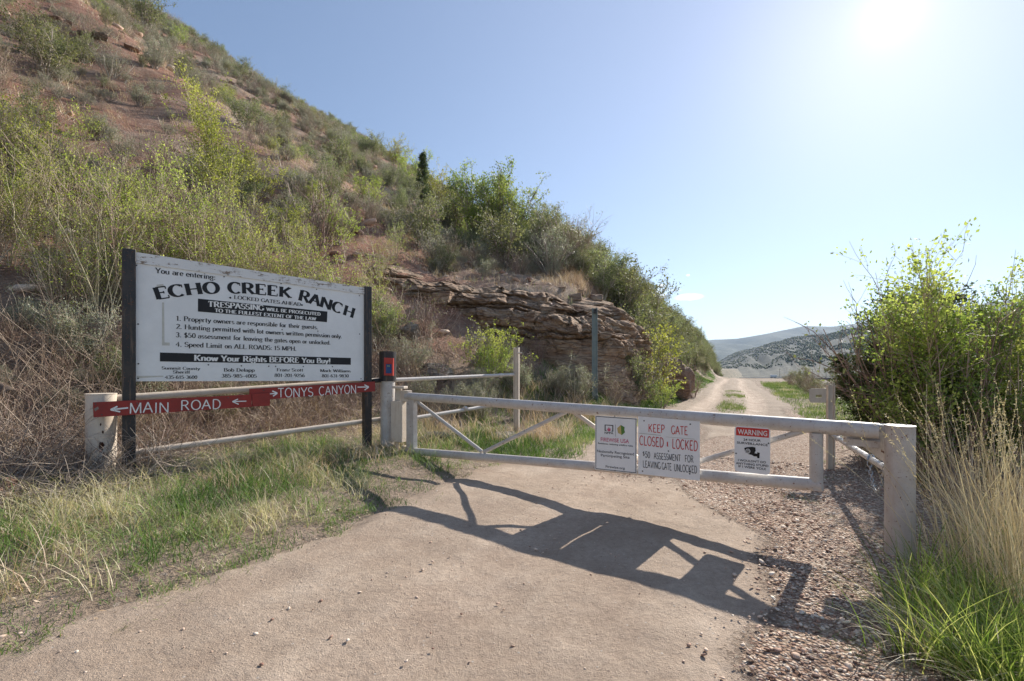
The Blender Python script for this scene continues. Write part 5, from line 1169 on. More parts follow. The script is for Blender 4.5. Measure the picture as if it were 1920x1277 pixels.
# ------------------------------------------------------------------ plant prototypes
proto('sage', 'twig', 'sage', [shrub(.75 + .15 * i, .95, 22, 90, 260, 3600, .034, .10, .013, .2, .34, .22, .42, .2, .12, .035) for i in range(4)])
proto('leafy', 'twig', 'leaf', [shrub(1.5, .7, 14, 90, 330, 3800, .050, .05, .016, .2, .6, .22, .42, .12, .12, .05) for i in range(4)])
proto('bare', 'purple', 'leaf', [shrub(1.3, .75, 20, 130, 420, 420, .035, .03, .010, .2, .6, .26, .45, .1, .12, .03) for i in range(3)])
proto('big', 'twig', 'leaf', [shrub(3.2, .55, 12, 120, 520, 7000, .085, .06, .035, .2, .6, .17, .38, .22, .3, .09) for i in range(4)])
proto('clump', 'twig', 'clumpleaf', [shrub(3.2, .42, 16, 150, 650, 14000, .075, .07, .035, .18, .6, .16, .36, .15, .35, .07) for i in range(2)])
proto('lime', 'twig', 'limeleaf', [shrub(1.3, .75, 16, 110, 360, 3400, .042, .10, .012, .18, .6, .2, .42, .15, .15, .02, .35) for i in range(3)])
proto('willow', 'cane', 'limeleaf', [shrub(2.3, .50, 18, 90, 230, 2000, .038, .05, .011, .16, .5, .2, .36, .2, .18, .03, .4) for i in range(4)])
proto('sapling', 'cane', 'limeleaf', [shrub(3.6, .22, 7, 130, 480, 6500, .055, .06, .013, .14, .6, .13, .26, .15, .15, .05, .3)])
proto('juniper', 'bark', 'darkleaf', [conifer(3.0, 1.15, 260, .085, 11000, 1, .05, .45), conifer(3.0, .95, 240, .085, 11000, 2, .15, .55)])
proto('pointed', 'bark', 'darkleaf', [conifer(3.6, .85, 240, .10, 9000, 3, 0, 1.0)])
NP = dict(sage=4, leafy=4, bare=3, big=4, lime=3, willow=4, juniper=2)

# hand-placed ones
def P_(px, D): return (px - 960) / FPX * D, D
def pp(kind, name, label, cat, px, D, hpx, h0, **k):
    x, y = P_(px, D); return plant(kind, name, label, cat, x, y, hpx / FPX * D / h0, **k)
TC = ('trunk', 'crown')
pp('pointed', 'conifer_tree', 'dark pointed conifer standing alone on the skyline above the bushes', 'tree', 792, 40, 100, 3.6, part=TC)
x, y = hit(432, 112, 10, 400); plant('pointed', 'conifer_tree', 'tiny pointed conifer on the steep skyline high above the big sign', 'tree', x, y, 70 / FPX * y / 3.6, part=TC)
pp('clump', 'leafy_tree', 'round dark green leafy tree, tallest clump on the mid skyline', 'tree', 903, 32, 128, 3.0, part=TC, var=0)
pp('clump', 'leafy_tree', 'bright green leafy tree just right of the tallest skyline clump', 'tree', 955, 30.0, 128, 3.0, part=TC, var=1)
pp('big', 'leafy_tree', 'round blue-green bush tree standing free on the skyline left of the pointed conifer', 'tree', 700, 52, 52, 3.0, part=TC, var=2)
pp('big', 'leafy_tree', 'spreading green bush between the pointed conifer and the tallest clump', 'tree', 850, 34, 85, 3.0, part=TC, var=3)
pp('leafy', 'leafy_shrub', 'dense rounded green shrub on the slope above the rock face', 'shrub', 945, 22.5, 105, 1.4, var=0)
pp('leafy', 'leafy_shrub', 'broad pale green shrub spreading above the red soil bank', 'shrub', 800, 21, 88, 1.4, var=1)
pp('lime', 'leafy_shrub', 'bright yellow-green shrub in front of the rock face behind the white square post', 'shrub', 925, 13.0, 100, 1.3, var=0)
pp('lime', 'leafy_shrub', 'yellow-green shrub at the right end of the rock face beside the boulder', 'shrub', 1213, 19.5, 128, 1.3, var=1)
pp('sapling', 'sapling', 'tall slender yellow-green sapling on the slope above the big sign', 'sapling', 405, 14.5, 235, 3.6, part=('stems', 'foliage'))
pp('juniper', 'juniper_tree', 'broad dark juniper behind the latch post at the right', 'tree', 1715, 8.8, 285, 3.0, part=TC, var=0)
for (px, D, hp, v, lb) in ((1800, 9.4, 300, 0, 'dark juniper directly behind the tall yellow-green shrub'), (1890, 8.2, 270, 1, 'dark juniper at the right edge of the picture')):
    pp('juniper', 'juniper_tree', lb, 'tree', px, D, hp, 3.2, part=TC, var=v)
pp('juniper', 'juniper_tree', 'soft dark green juniper right beside the square post behind the gate', 'tree', 1668, 7.9, 215, 3.0, part=TC, var=0)
pp('juniper', 'juniper_tree', 'dark green juniper boughs in front of the yellow-green shrub above the latch post', 'tree', 1768, 6.9, 250, 3.0, part=TC, var=0, rz=2.2)
o = pp('juniper', 'juniper_tree', 'low spreading dark juniper bough behind the slotted post', 'tree', 1675, 8.4, 200, 3.0, part=TC, var=1, rz=0, tilt=(0, -.6))
protos['rightleaf'] = [(mk('tall_stems', a), mk('tall_foliage', b)) for a, b in [shrub(3.1, .30, 30, 230, 800, 12500, .045, .09, .017, .11, .62, .11, .22, .12, .38, .03, .15)]]
for a, b in protos['rightleaf']: a.materials.append(M['purple']); b.materials.append(M['bushleaf'])
NPx = 0
pp('rightleaf', 'leafy_shrub', 'tall upright yellow-green shrub with reddish stems right of the gate', 'shrub', 1765, 6.4, 360, 3.0)
pp('rightleaf', 'leafy_shrub', 'yellow-green shrub at the right edge behind the tall dry grass', 'shrub', 1880, 6.2, 330, 3.0, rz=2.0)
pp('rightleaf', 'leafy_shrub', 'lower yellow-green shrub between the tall shrub and the latch post', 'shrub', 1715, 7.0, 300, 3.0, rz=4.0)
pp('sapling', 'leafy_shrub', 'slender leafy spire rising highest out of the bushes right of the gate', 'shrub', 1735, 6.5, 445, 3.6)
pp('sapling', 'leafy_shrub', 'shorter leafy spire at the right edge above the dry grass', 'shrub', 1875, 6.6, 400, 3.6, rz=1.0)
pp('bare', 'bare_shrub', 'leafless reddish-stemmed shrub against the junipers left of the tall shrub', 'shrub', 1700, 7.6, 300, 1.3, var=0)
pp('bare', 'bare_shrub', 'dry twiggy shrub at the foot of the rail behind the latch post', 'shrub', 1622, 7.4, 70, 1.3, var=1)
# twiggy shrubs and arching bare branches on the skyline right of the tallest clump
for px, D, hp, kd, lb in ((1075, 24, 110, 'bare', 'bare twiggy shrub with a long arching branch on the skyline'), (1028, 25, 100, 'bare', 'thin leafless shrub on the skyline left of the arching branch'), (1035, 22, 70, 'sage', 'grey green sagebrush perched on the rim of the rock face'),
                          (1130, 23, 80, 'leafy', 'green shrub with a few orange leaves on the rim of the rock face'), (1165, 24.5, 115, 'leafy', 'open leafy shrub on the shoulder of the rock face'), (1205, 26, 140, 'big', 'tall leafy shrub at the right shoulder of the rock face'), (1180, 22, 110, 'leafy', 'small leafy shrub below the shoulder of the rock face')):
    pp(kd, {'bare': 'bare_shrub', 'leafy': 'leafy_shrub', 'big': 'leafy_shrub', 'sage': 'sagebrush'}[kd], lb, 'shrub', px, D, hp, {'bare': 1.3, 'leafy': 1.4, 'big': 3.0, 'sage': .8}[kd])
# shrubs at the foot of the cut, beside posts and rocks
for px, D, hp, kd, lb in ((800, 13.4, 80, 'bare', 'pale dry twiggy shrub on the bank above the flat grey rock'), (765, 11.6, 66, 'sage', 'grey green sagebrush beside the keypad post'), (790, 10.6, 70, 'sage', 'round sagebrush between the fence rails right of the keypad post'),
                          (855, 10.8, 60, 'sage', 'sagebrush under the upper rail of the back fence'), (905, 11.2, 60, 'sage', 'sagebrush left of the white square post'), (1080, 13.8, 64, 'sage', 'sagebrush left of the grey steel post'), (1045, 13.6, 60, 'sage', 'pale sagebrush midway between the two metal posts'),
                          (1150, 15.0, 60, 'bare', 'dry twiggy shrub right of the grey steel post'), (1190, 17.0, 90, 'leafy', 'dark green shrub at the foot of the boulder'), (1240, 17.5, 46, 'lime', 'low green shrub in front of the boulder'), (1300, 24, 70, 'bare', 'grey twiggy shrub right of the boulder'),
                          (1010, 15.0, 54, 'bare', 'dark twiggy shrub against the foot of the rock face'), (1095, 15.0, 52, 'bare', 'grey twiggy shrub behind the grey steel post')):
    pp(kd, {'bare': 'bare_shrub', 'leafy': 'leafy_shrub', 'lime': 'leafy_shrub', 'sage': 'sagebrush'}[kd], lb, 'shrub', px, D, hp, {'bare': 1.3, 'leafy': 1.4, 'lime': 1.2, 'sage': .85}[kd])
# big ones on the left slope
for px, py, hp, kd, lb in ((85, 145, 95, 'leafy', 'rounded pale green shrub on the red slope at the upper left'), (160, 120, 50, 'leafy', 'small green shrub beside the rounded one on the red slope'), (270, 60, 70, 'leafy', 'green shrub on the skyline at the top edge'),
                           (40, 330, 120, 'lime', 'yellow-green shrub at the left edge halfway up the slope'), (210, 150, 46, 'sage', 'pale sagebrush on the red slope below the rocks'), (600, 470, 130, 'bare', 'large grey-purple twiggy shrub on the slope above the right end of the sign'), (300, 340, 100, 'bare', 'dark leafless thicket shrub on the slope above the sign'),
                           (690, 395, 60, 'lime', 'young yellow-green shrub on the slope right of the twiggy one'), (640, 330, 60, 'leafy', 'green shrub high above the right end of the sign')):
    x, y = hit(px, py, 6, 300)
    plant(kd, {'bare': 'bare_shrub', 'leafy': 'leafy_shrub', 'lime': 'leafy_shrub', 'sage': 'sagebrush'}[kd], lb, 'shrub', x, y, hp / FPX * y / {'bare': 1.3, 'leafy': 1.4, 'lime': 1.2, 'sage': .85}[kd])
# fresh green accents on the lower slope
for px, py, hp, lb in ((20, 395, 90, 'yellow-green shrub at the left edge above the thicket'), (120, 330, 60, 'small bright shrub left of the tall sapling, lower down'), (245, 385, 90, 'bright yellow-green shrub straight above the left sign post'), (480, 345, 80, 'yellow-green shrub right of the tall slender sapling'), (540, 440, 80, 'yellow-green shrub above the right half of the sign'),
                       (775, 330, 60, 'bright shrub on the slope left of the pointed conifer'), (830, 370, 70, 'bright shrub under the skyline clump, left side'), (590, 385, 60, 'yellow-green shrub midway up above the right end of the sign'), (740, 300, 50, 'pale green shrub near the skyline left of the conifer'), (640, 430, 70, 'yellow-green shrub right above the right sign post'), (860, 420, 60, 'bright shrub on the red bank above the rock face')):
    x, y = hit(px, py + hp * .4, 6, 300); plant('lime', 'young_shrub', lb, 'shrub', x, y, hp / FPX * y / 1.2)
# willow thicket behind the sign
WG = 'young willows in the thicket behind the sign'
for px, D, hp in [(20, 8.6, 300), (70, 9.4, 250), (110, 8.0, 260), (150, 9.0, 300), (190, 8.4, 330), (225, 9.6, 330), (260, 9.0, 350), (295, 9.5, 330), (330, 10.0, 330), (365, 9.6, 320), (400, 10.4, 300), (435, 10.0, 300), (470, 10.8, 290), (505, 10.4, 280), (545, 11.0, 270), (580, 10.8, 250), (620, 11.4, 250), (660, 11.2, 210), (700, 12.2, 190), (130, 10.5, 260), (320, 11.6, 260), (450, 12.2, 230), (560, 12.8, 190), (-30, 8.2, 300), (5, 10.5, 220), (710, 15, 120), (740, 17, 100)]:
    zl = 'left of the sign' if px < 235 else 'behind the left half of the sign' if px < 450 else 'behind the right half of the sign' if px < 690 else 'right of the sign'; pp('willow', 'willow_shrub', 'young willow with pale leaning canes and small leaves ' + zl, 'shrub', px, D * 1.02, hp * .74, 2.3, group='young willows ' + zl)

# shrubs all over the slope: the nearer ones one by one, the rest as one mass
def scatter(n, umin, umax, vmin, vmax, seed):
    r = np.random.default_rng(seed); u = r.uniform(umin, umax, n); v = r.uniform(vmin, vmax, n); x, y = xy(u, v); return x, y, u, v, r
def visible(x, y, m=120):
    px = 960 + FPX * x / np.maximum(y, .1); return (y > 1) & (px > -m) & (px < 1920 + m)
x, y, u, v, r = scatter(36000, -5, 170, 5, 125, 3)
z = H0(x, y); ok = visible(x, y) & (v > toe(u) + .6) & ((cliffq(x, y) < -2.6) | (cliffq(x, y) > 2.6) | (x < -6.5))
py = HY - (z + 1.0 - EYE) / np.maximum(y, .1) * FPX
ok &= (py > -60) & (np.hypot(x, y) > 7)
dens = np.clip(.55 + 1.1 * fbm(x * .12, y * .12, 91, 3), .12, 1) * np.interp(np.hypot(x, y), [10, 25, 60, 150], [.75, .70, .55, .42])
# bare red patch on the left slope and above the cut
pxx = 960 + FPX * x / np.maximum(y, .1)
bare_ = ((u > 6) & (u < 28) & (v > 17) & (v < 70)) | ((cliffq(x, y) > 1) & (cliffq(x, y) < 7) & (x > -5) & (x < 2.5))
dens = dens * np.where(bare_, .34, 1)
ok &= r.uniform(0, 1, len(x)) < dens
x, y, u, v = x[ok], y[ok], u[ok], v[ok]; D = np.hypot(x, y); od = np.argsort(D); x, y, u, v, D = x[od], y[od], u[od], v[od], D[od]
kn = fbm(x * .05 + 7, y * .05, 95, 3); kr = r.uniform(0, 1, len(x))
kinds = np.where(kr < .48, 'sage', np.where(kr < .80, 'bare', np.where(kr < .93, 'leafy', 'lime')))
up_ = (u > 24) & (v < 30)
kinds = np.where(up_ & (kr > .35), 'leafy', kinds)
def zone(x_, y_):
    px_ = 960 + FPX * x_ / y_; py_ = HY - (h1(x_, y_) + .4 - EYE) / y_ * FPX
    a = 'left of the big sign' if px_ < 230 else 'over the left half of the sign' if px_ < 460 else 'over the right half of the sign' if px_ < 700 else 'over the keypad post' if px_ < 860 else 'over the rock face' if px_ < 1200 else 'beyond the boulder'
    b_ = 'high up' if py_ < 220 else 'midway up' if py_ < 400 else 'low down'
    return b_ + ' ' + a
GR = {'sage': ('sagebrush', 'grey green sagebrush clump on the hillside', 'sagebrush across the hillside'), 'bare': ('bare_shrub', 'leafless brown twiggy shrub on the hillside', 'leafless shrubs across the hillside'),
      'leafy': ('leafy_shrub', 'rounded green leafy shrub on the hillside', 'green shrubs across the hillside'), 'lime': ('young_shrub', 'small yellow-green leaved shrub on the hillside', 'yellow-green shrubs across the hillside')}
cnt = {k: 0 for k in GR}; rest = {k: [] for k in GR}
for i in range(len(x)):
    k = str(kinds[i]); s = r.uniform(.6, 1.25) * {'sage': 1.0, 'bare': .75, 'leafy': .8, 'lime': .75}[k] * np.interp(D[i], [8, 30, 90], [.9, 1.1, 1.5])
    if cnt[k] < (285 if k == 'sage' else 190) and D[i] < 80:
        cnt[k] += 1; nm, lb, gp = GR[k]; zn = zone(x[i], y[i]); plant(k, nm, lb + ' ' + zn, 'shrub', float(x[i]), float(y[i]), float(s), group=gp + ', ' + zn)
    else: rest[k].append((x[i], y[i], s))
def mass(name, kind, lst, label, grp_parts):
    """stands nobody could count: full plants instanced on points by geometry nodes, one object"""
    P = np.array(lst); m_ = len(P)
    V = np.stack([P[:, 0], P[:, 1], H0(P[:, 0], P[:, 1])], 1).astype(np.float32)
    me = bpy.data.meshes.new(name); me.vertices.add(m_); me.vertices.foreach_set('co', V.ravel())
    a = me.attributes.new('scl', 'FLOAT', 'POINT'); a.data.foreach_set('value', P[:, 2].astype(np.float32))
    rt = np.zeros((m_, 3), np.float32); rt[:, 2] = R.uniform(0, 6.28, m_); a = me.attributes.new('rot', 'FLOAT_VECTOR', 'POINT'); a.data.foreach_set('vector', rt.ravel())
    o = obj(name, me); tag(o, label, kind='stuff')
    ng = bpy.data.node_groups.new(name, 'GeometryNodeTree'); ng.interface.new_socket('Geometry', in_out='INPUT', socket_type='NodeSocketGeometry'); ng.interface.new_socket('Geometry', in_out='OUTPUT', socket_type='NodeSocketGeometry')
    gi = ng.nodes.new('NodeGroupInput'); go = ng.nodes.new('NodeGroupOutput'); jn = ng.nodes.new('GeometryNodeJoinGeometry')
    sa = ng.nodes.new('GeometryNodeInputNamedAttribute'); sa.data_type = 'FLOAT'; sa.inputs['Name'].default_value = 'scl'
    ra = ng.nodes.new('GeometryNodeInputNamedAttribute'); ra.data_type = 'FLOAT_VECTOR'; ra.inputs['Name'].default_value = 'rot'
    for src in grp_parts:
        oi = ng.nodes.new('GeometryNodeObjectInfo'); oi.transform_space = 'ORIGINAL'; oi.inputs['Object'].default_value = src; oi.inputs['As Instance'].default_value = True
        ip = ng.nodes.new('GeometryNodeInstanceOnPoints')
        ng.links.new(gi.outputs[0], ip.inputs['Points']); ng.links.new(oi.outputs['Geometry'], ip.inputs['Instance'])
        ng.links.new(sa.outputs['Attribute'], ip.inputs['Scale']); ng.links.new(ra.outputs['Attribute'], ip.inputs['Rotation'])
        ng.links.new(ip.outputs[0], jn.inputs[0])
    ng.links.new(jn.outputs[0], go.inputs[0]); md = o.modifiers.new('plants', 'NODES'); md.node_group = ng
def parts_of(kind, var):
    a, b = protos[kind][var]; return [x for me_ in (a, b) if me_ is not None for x in [next(q for q in COL.objects if q.data == me_)]]
LB = {'sage': ('distant_sagebrush', 'sagebrush'), 'bare': ('distant_scrub', 'leafless scrub'), 'leafy': ('distant_greenery', 'green shrubs'), 'lime': ('distant_bushes', 'yellow-green shrubs')}
for k in GR:
    L0 = rest[k]
    for vr in range(2):
        if L0[vr::2]: mass(LB[k][0], k, L0[vr::2], 'countless ' + LB[k][1] + ' covering the upper hillside', parts_of(k, vr))
# knee-high growth between the shrubs
x, y, u, v, r = scatter(52000, -4, 170, 6, 125, 17); D = np.hypot(x, y)
k = visible(x, y) & (v > toe(u) + .2) & (D > 7) & ((cliffq(x, y) < -1.6) | (cliffq(x, y) > 2.4) | (x < -6.5)) & (r.uniform(0, 1, len(x)) < np.interp(D, [7, 20, 60, 150], [1, 1, .6, .4]) * np.clip(.46 + 1.9 * fbm(x * .16, y * .16, 131, 3), .06, 1) * (1 - .72 * sstep(14, 20, v) * sstep(75, 55, v) * sstep(32, 22, u) * sstep(2, 8, u)))
x, y, D = x[k], y[k], D[k]; kk = r.uniform(0, 1, len(x))
for nm, kd, lo_, hi_, vr in (('low_sagebrush', 'sage', 0, .46, 2), ('low_scrub', 'bare', .46, .90, 2), ('low_greenery', 'leafy', .90, 1, 2)):
    m2 = (kk >= lo_) & (kk < hi_); sc_ = r.uniform(.28, .7, m2.sum()) * np.interp(D[m2], [8, 60], [.8, 1.3]) * (.75 if kd != 'sage' else 1)
    mass(nm, kd, np.stack([x[m2], y[m2], sc_], 1), 'knee high ' + {'sage': 'sagebrush', 'bare': 'dead scrub', 'leafy': 'green growth'}[kd] + ' filling the hillside', parts_of(kd, vr))
# loose stones on the slope
x, y, u, v, r = scatter(17000, -2, 100, 7, 90, 19); D = np.hypot(x, y)
k = visible(x, y) & (D > 7) & (r.uniform(0, 1, len(x)) < np.clip(.25 + 1.8 * fbm(x * .15, y * .15, 133, 3), .04, 1)); x, y, D = x[k], y[k], D[k]; sz = np.clip(r.gamma(1.6, .07, len(x)), .03, .5)
g_ = pebbles(np.stack([x, y, H0(x, y) + sz * .1], 1), sz, r.uniform(.0, .8, len(x))); tag(obj('hill_stones', mk('hill_stones', g_), M['pebble']), 'loose reddish stones strewn over the hillside', kind='stuff')
# tree band on the bank along the road, and shrubs along its right side
r = np.random.default_rng(8); n = 0
for i in range(215):
    u_ = 24 * (170 / 24) ** r.uniform(0, 1); v_ = r.uniform(4.6, 5 + .16 * u_ + 4) + .0
    X_, Y_ = xy(u_, v_)
    if u_ > 84: v_ += .06 * (u_ - 84); X_, Y_ = xy(u_, v_)
    kd = r.choice(['big', 'leafy', 'leafy'], p=[.55, .25, .2]); s = r.uniform(.55, .95) if kd == 'big' else r.uniform(.9, 1.5)
    plant(kd, 'leafy_tree' if kd == 'big' else 'leafy_shrub', 'leafy green tree on the bank along the far road' if kd == 'big' else 'bushy green shrub on the bank along the far road', 'tree' if kd == 'big' else 'shrub', float(X_), float(Y_), float(s),
          group='trees on the bank along the road' if kd == 'big' else 'shrubs on the bank along the road', part=TC if kd == 'big' else ('stems', 'foliage'))
for px, D, hp in ((1240, 33, 60), (1262, 38, 66), (1285, 44, 50), (1300, 48, 38)):
    x_1, y_1 = P_(px, D); zt = 0
    plant('juniper', 'juniper_tree', 'dark juniper among the green trees along the bank above the road', 'tree', x_1, y_1, hp / FPX * D / 3.0, group='junipers on the bank above the road', part=TC)
for i in range(120):
    u_ = r.uniform(13, 95); v_ = -r.uniform(3.0, 3.5 + .30 * u_); X_, Y_ = xy(u_, v_)
    kd = r.choice(['sage', 'bare', 'leafy'], p=[.3, .4, .3])
    plant(kd, {'bare': 'bare_shrub', 'leafy': 'leafy_shrub', 'sage': 'sagebrush'}[kd], {'bare': 'brown twiggy shrub', 'leafy': 'low green shrub', 'sage': 'grey sagebrush'}[kd] + ' on the valley side of the road beyond the gate', 'shrub', float(X_), float(Y_), float(r.uniform(.5, 1.1)), group={'bare': 'twiggy', 'leafy': 'green', 'sage': 'sagebrush'}[kd] + ' shrubs on the valley side of the road')
for i in range(60):
    u_ = r.uniform(60, 330); v_ = -r.uniform(20, 20 + .8 * u_); X_, Y_ = xy(u_, v_)
    plant('big', 'leafy_tree', 'dark green tree along the creek on the valley floor', 'tree', float(X_), float(Y_), float(r.uniform(.7, 1.3)), group='trees along the creek', part=TC)

# ------------------------------------------------------------------ grasses, dead brush, stones (nobody could count them)
def stuff(name, g, mat, label): return tag(obj(name, mk(name, g), M[mat]), label, kind='stuff')
def pts_in(n, umin, umax, vmin, vmax, f=None):
    u = R.uniform(umin, umax, n); v = R.uniform(vmin, vmax, n)
    if f is not None: k = R.uniform(0, 1, n) < f(u, v); u, v = u[k], v[k]
    x, y = xy(u, v); return x, y, u, v
def grassfield(x, y, hlo, hhi, w, mat_rn, lean=.35, clump=.08, per=7, droop=.12, seg=3):
    n = len(x); X = np.repeat(x, per) + R.normal(0, clump, n * per); Y = np.repeat(y, per) + R.normal(0, clump, n * per)
    h = np.repeat(R.uniform(hlo, hhi, n), per) * R.uniform(.5, 1.1, n * per); rn = np.clip(np.repeat(mat_rn, per) + R.normal(0, .14, n * per), 0, 1)
    P = np.stack([X, Y, H0(X, Y) - .015], 1)
    return blades(P, h, w * R.uniform(.6, 1.4, n * per), R.uniform(0, 6.28, n * per), lean * R.uniform(.3, 2.0, n * per), droop * R.uniform(0, 2.2, n * per), rn, seg)
def patch(u, v, s=1.1, seed=101): return fbm(u * s, v * s, seed, 3)
# left verge
def fv(u, v):
    edge = 3.55 + .35 * fbm(u * .9, u * 0, 111, 3) + .25 * sstep(4, 7, u)
    return np.clip(sstep(edge - .15, edge + .35, v + .25 * patch(u, v, 2.2)) * (.55 + .9 * patch(u, v, 1.3, 103)), 0, 1)
parts = []
x, y, u, v = pts_in(15000, -2.5, 7.5, 3.1, 7.2, fv)
dry = np.clip(.46 + 1.1 * patch(u, v, .9, 105) + .12 * (v - 4.5), 0, 1.15)
parts.append(grassfield(x, y, .03, .11, .006, dry * .8, .7, .04, 7, .12, 2))
x, y, u, v = pts_in(3200, -2.5, 8, 4.0, 7.0, lambda u, v: np.clip(.35 + 1.6 * patch(u, v, 1.0, 107), 0, 1))
parts.append(grassfield(x, y, .14, .38, .007, np.clip(.38 + 1.5 * patch(u, v, 1.4, 108) + .1 * (v - 4.5), 0, 1), .6, .06, 9, .2))
stuff('verge_grass', join(parts), 'grass', 'short mixed green and straw grass along the left road edge')
# drier tufts with seed heads on the left verge and around fence feet
x, y, u, v = pts_in(2300, -2.5, 9.5, 4.3, 8.4, lambda u, v: np.clip(.3 + 1.4 * patch(u, v, 1.1, 109), 0, 1))
stuff('dry_grass', join([grassfield(x, y, .2, .55, .006, R.uniform(.2, .9, len(x)), .6, .09, 12, .25)]), 'drygrass', 'straw coloured dead grass tufts at the foot of the sign and fence')
# beyond the gate: banks of the road
def fb(u, v): return np.clip(sstep(2.65, 3.1, v + .4 * patch(u, v, .8)) * (.6 + 1.2 * patch(u, v, .5, 112)), 0, 1)
x, y, u, v = pts_in(13000, 7.2, 26, 2.4, 6.2, fb)
stuff('bank_grass', join([grassfield(x, y, .07, .26, .010, np.clip(.30 + 1.0 * patch(u, v, .8, 113), 0, .9), .45, .09, 8, .15, 2)]), 'grass', 'green grass on the bank left of the road beyond the gate')
x, y, u, v = pts_in(1500, 8, 24, 3.6, 7.5, lambda u, v: np.clip(.35 + 1.5 * patch(u, v, .7, 114), 0, 1))
stuff('bunch_grass', join([grassfield(x, y, .3, .75, .009, R.uniform(.1, .9, len(x)), .5, .10, 16, .22)]), 'drygrass', 'tall straw bunch grass on the bank behind the gate')
# right side of the road beyond the gate
x, y, u, v = pts_in(6000, 8, 60, -4.2, -1.2, lambda u, v: np.clip(sstep(-1.75 , -2.2, v - np.interp(u, [8, 20, 60], [0, .3, 1.0]) + .4 * patch(u, v, .6)) * (.6 + 1.3 * patch(u, v, .4, 116)), 0, 1))
stuff('roadside_grass', join([grassfield(x, y, .08, .28, .012, np.clip(.28 + .9 * patch(u, v, .8, 117), 0, .9), .45, .1, 8, .15, 2)]), 'grass', 'bright green grass along the right edge of the far road')
x, y, u, v = pts_in(12000, 22, 80, 2.2, 6.0, lambda u, v: np.clip(sstep(2.9, 3.5, v - np.interp(u, [24, 60, 90], [0, .4, 3.0]) + .5 * patch(u, v, .5)) * (.5 + 1.3 * patch(u, v, .3, 119)), 0, 1))
stuff('far_bank_grass', join([grassfield(x, y,   .1, .35, .025, np.clip(.28 + .8 * patch(u, v, .5, 120), 0, .9), .45, .15, 8, .15, 2)]), 'grass', 'green grass along the left edge of the far road below the trees')
x, y, u, v = pts_in(3000, 15, 34, .2, 1.6, lambda u, v: np.clip(sstep(.5, .15, np.abs(v - roadc(u) )) * (.55 + 2.4 * patch(u, v, .35, 118)), 0, 1))
stuff('strip_grass', join([grassfield(x, y,   .06, .20, .016, np.clip(R.uniform(.1, .6, len(x)), 0, 1), .45, .09, 8, .1)]), 'grass', 'thin grass growing between the wheel tracks')
# hillside ground cover
x, y, u, v, r = scatter(90000, -2, 95, 6, 90, 12); D = np.hypot(x, y)
k = visible(x, y) & (v > toe(u) - .6) & (D > 5) & ((cliffq(x, y) < -.3) | (cliffq(x, y) > 1.6) | (x < -6)) & (r.uniform(0, 1, len(x)) < np.interp(D, [6, 20, 60, 100], [1, .75, .25, .12]) * np.clip(.5 + 1.3 * fbm(x * .25, y * .25, 121, 3), .08, 1))
x, y, D = x[k], y[k], D[k]; n = len(x); per = 6
X = np.repeat(x, per) + R.normal(0, .12, n * per); Y = np.repeat(y, per) + R.normal(0, .12, n * per); Dr = np.repeat(D, per)
g = blades(np.stack([X, Y, H0(X, Y) - .02], 1), np.interp(Dr, [6, 60], [.28, .5]) * R.uniform(.4, 1.2, n * per), .008 * np.clip(Dr / 14, .8, 4) , R.uniform(0, 6.28, n * per), R.uniform(.2, 1.1, n * per), R.uniform(0, .3, n * per), np.repeat(R.uniform(0, 1, n), per), 2)
stuff('hill_grass', g, 'drygrass', 'sparse straw grass and dead stalks over the hillside soil')
x2 = x[::5] ; y2 = y[::5]; n = len(x2); per = 7; X = np.repeat(x2, per) + R.normal(0, .15, n * per); Y = np.repeat(y2, per) + R.normal(0, .15, n * per); Dr = np.hypot(X, Y)
g = blades(np.stack([X, Y, H0(X, Y) - .02], 1), R.uniform(.08, .30, n * per), .010 * np.clip(Dr / 14, .8, 4), R.uniform(0, 6.28, n * per), R.uniform(.2, 1.0, n * per), R.uniform(0, .3, n * per), R.uniform(.1, .7, n * per), 2)
stuff('hill_herbs', g, 'grass', 'green spring growth between the shrubs on the hillside')
# dead brush thicket behind the fence
def brush(n, umin, umax, vmin, vmax, hmin, hmax, r0, mat, name, label, wig=.22, tiltk=.8, k=6, f=None):
    x, y, u, v = pts_in(n, umin, umax, vmin, vmax, f); m_ = len(x); st = np.stack([x, y, H0(x, y) - .03], 1)
    W = walk(st, np.stack([R.normal(0, tiltk, m_), R.normal(0, tiltk, m_), np.ones(m_)], 1), R.uniform(hmin, hmax, m_), k, wig, -.02)
    W[..., 2] = np.maximum(W[..., 2], H0(W[..., 0], W[..., 1]) + .01)
    p, d = sample(W, m_, .3, 1); W2 = walk(p, nrm(d) + R.normal(0, .6, (m_, 3)), R.uniform(.15, .4, m_), 4, wig, 0)
    stuff(name, join([tubes(W, np.full(m_, r0), r0 * .35, R.uniform(0, 1, m_)), tubes(W2, np.full(m_, r0 * .5), r0 * .25, R.uniform(0, 1, m_))]), mat, label)
brush(2600, -1.5, 11, 7.2, 10.2, .5, 1.5, .0045, 'cane', 'dead_canes', 'tangle of dead tan canes behind the sign fence', .18, .5)
brush(3000, -1.5, 10, 6.9, 9.5, .4, 1.1, .0040, 'purple', 'dead_brush', 'matted dead brown twigs behind the fence rails', .35, 1.3)
brush(2200, -1.2, 3.6, 6.2, 8.4, .5, 1.1, .0042, 'twig', 'fallen_twigs', 'heap of fallen grey brown stalks at the left edge', .25, 2.2)
brush(500, 4.5, 8.5, -3.6, -2.0, .3, .8, .006, 'purple', 'verge_twigs', 'dry twigs on the ground behind the latch post', .3, 1.5)
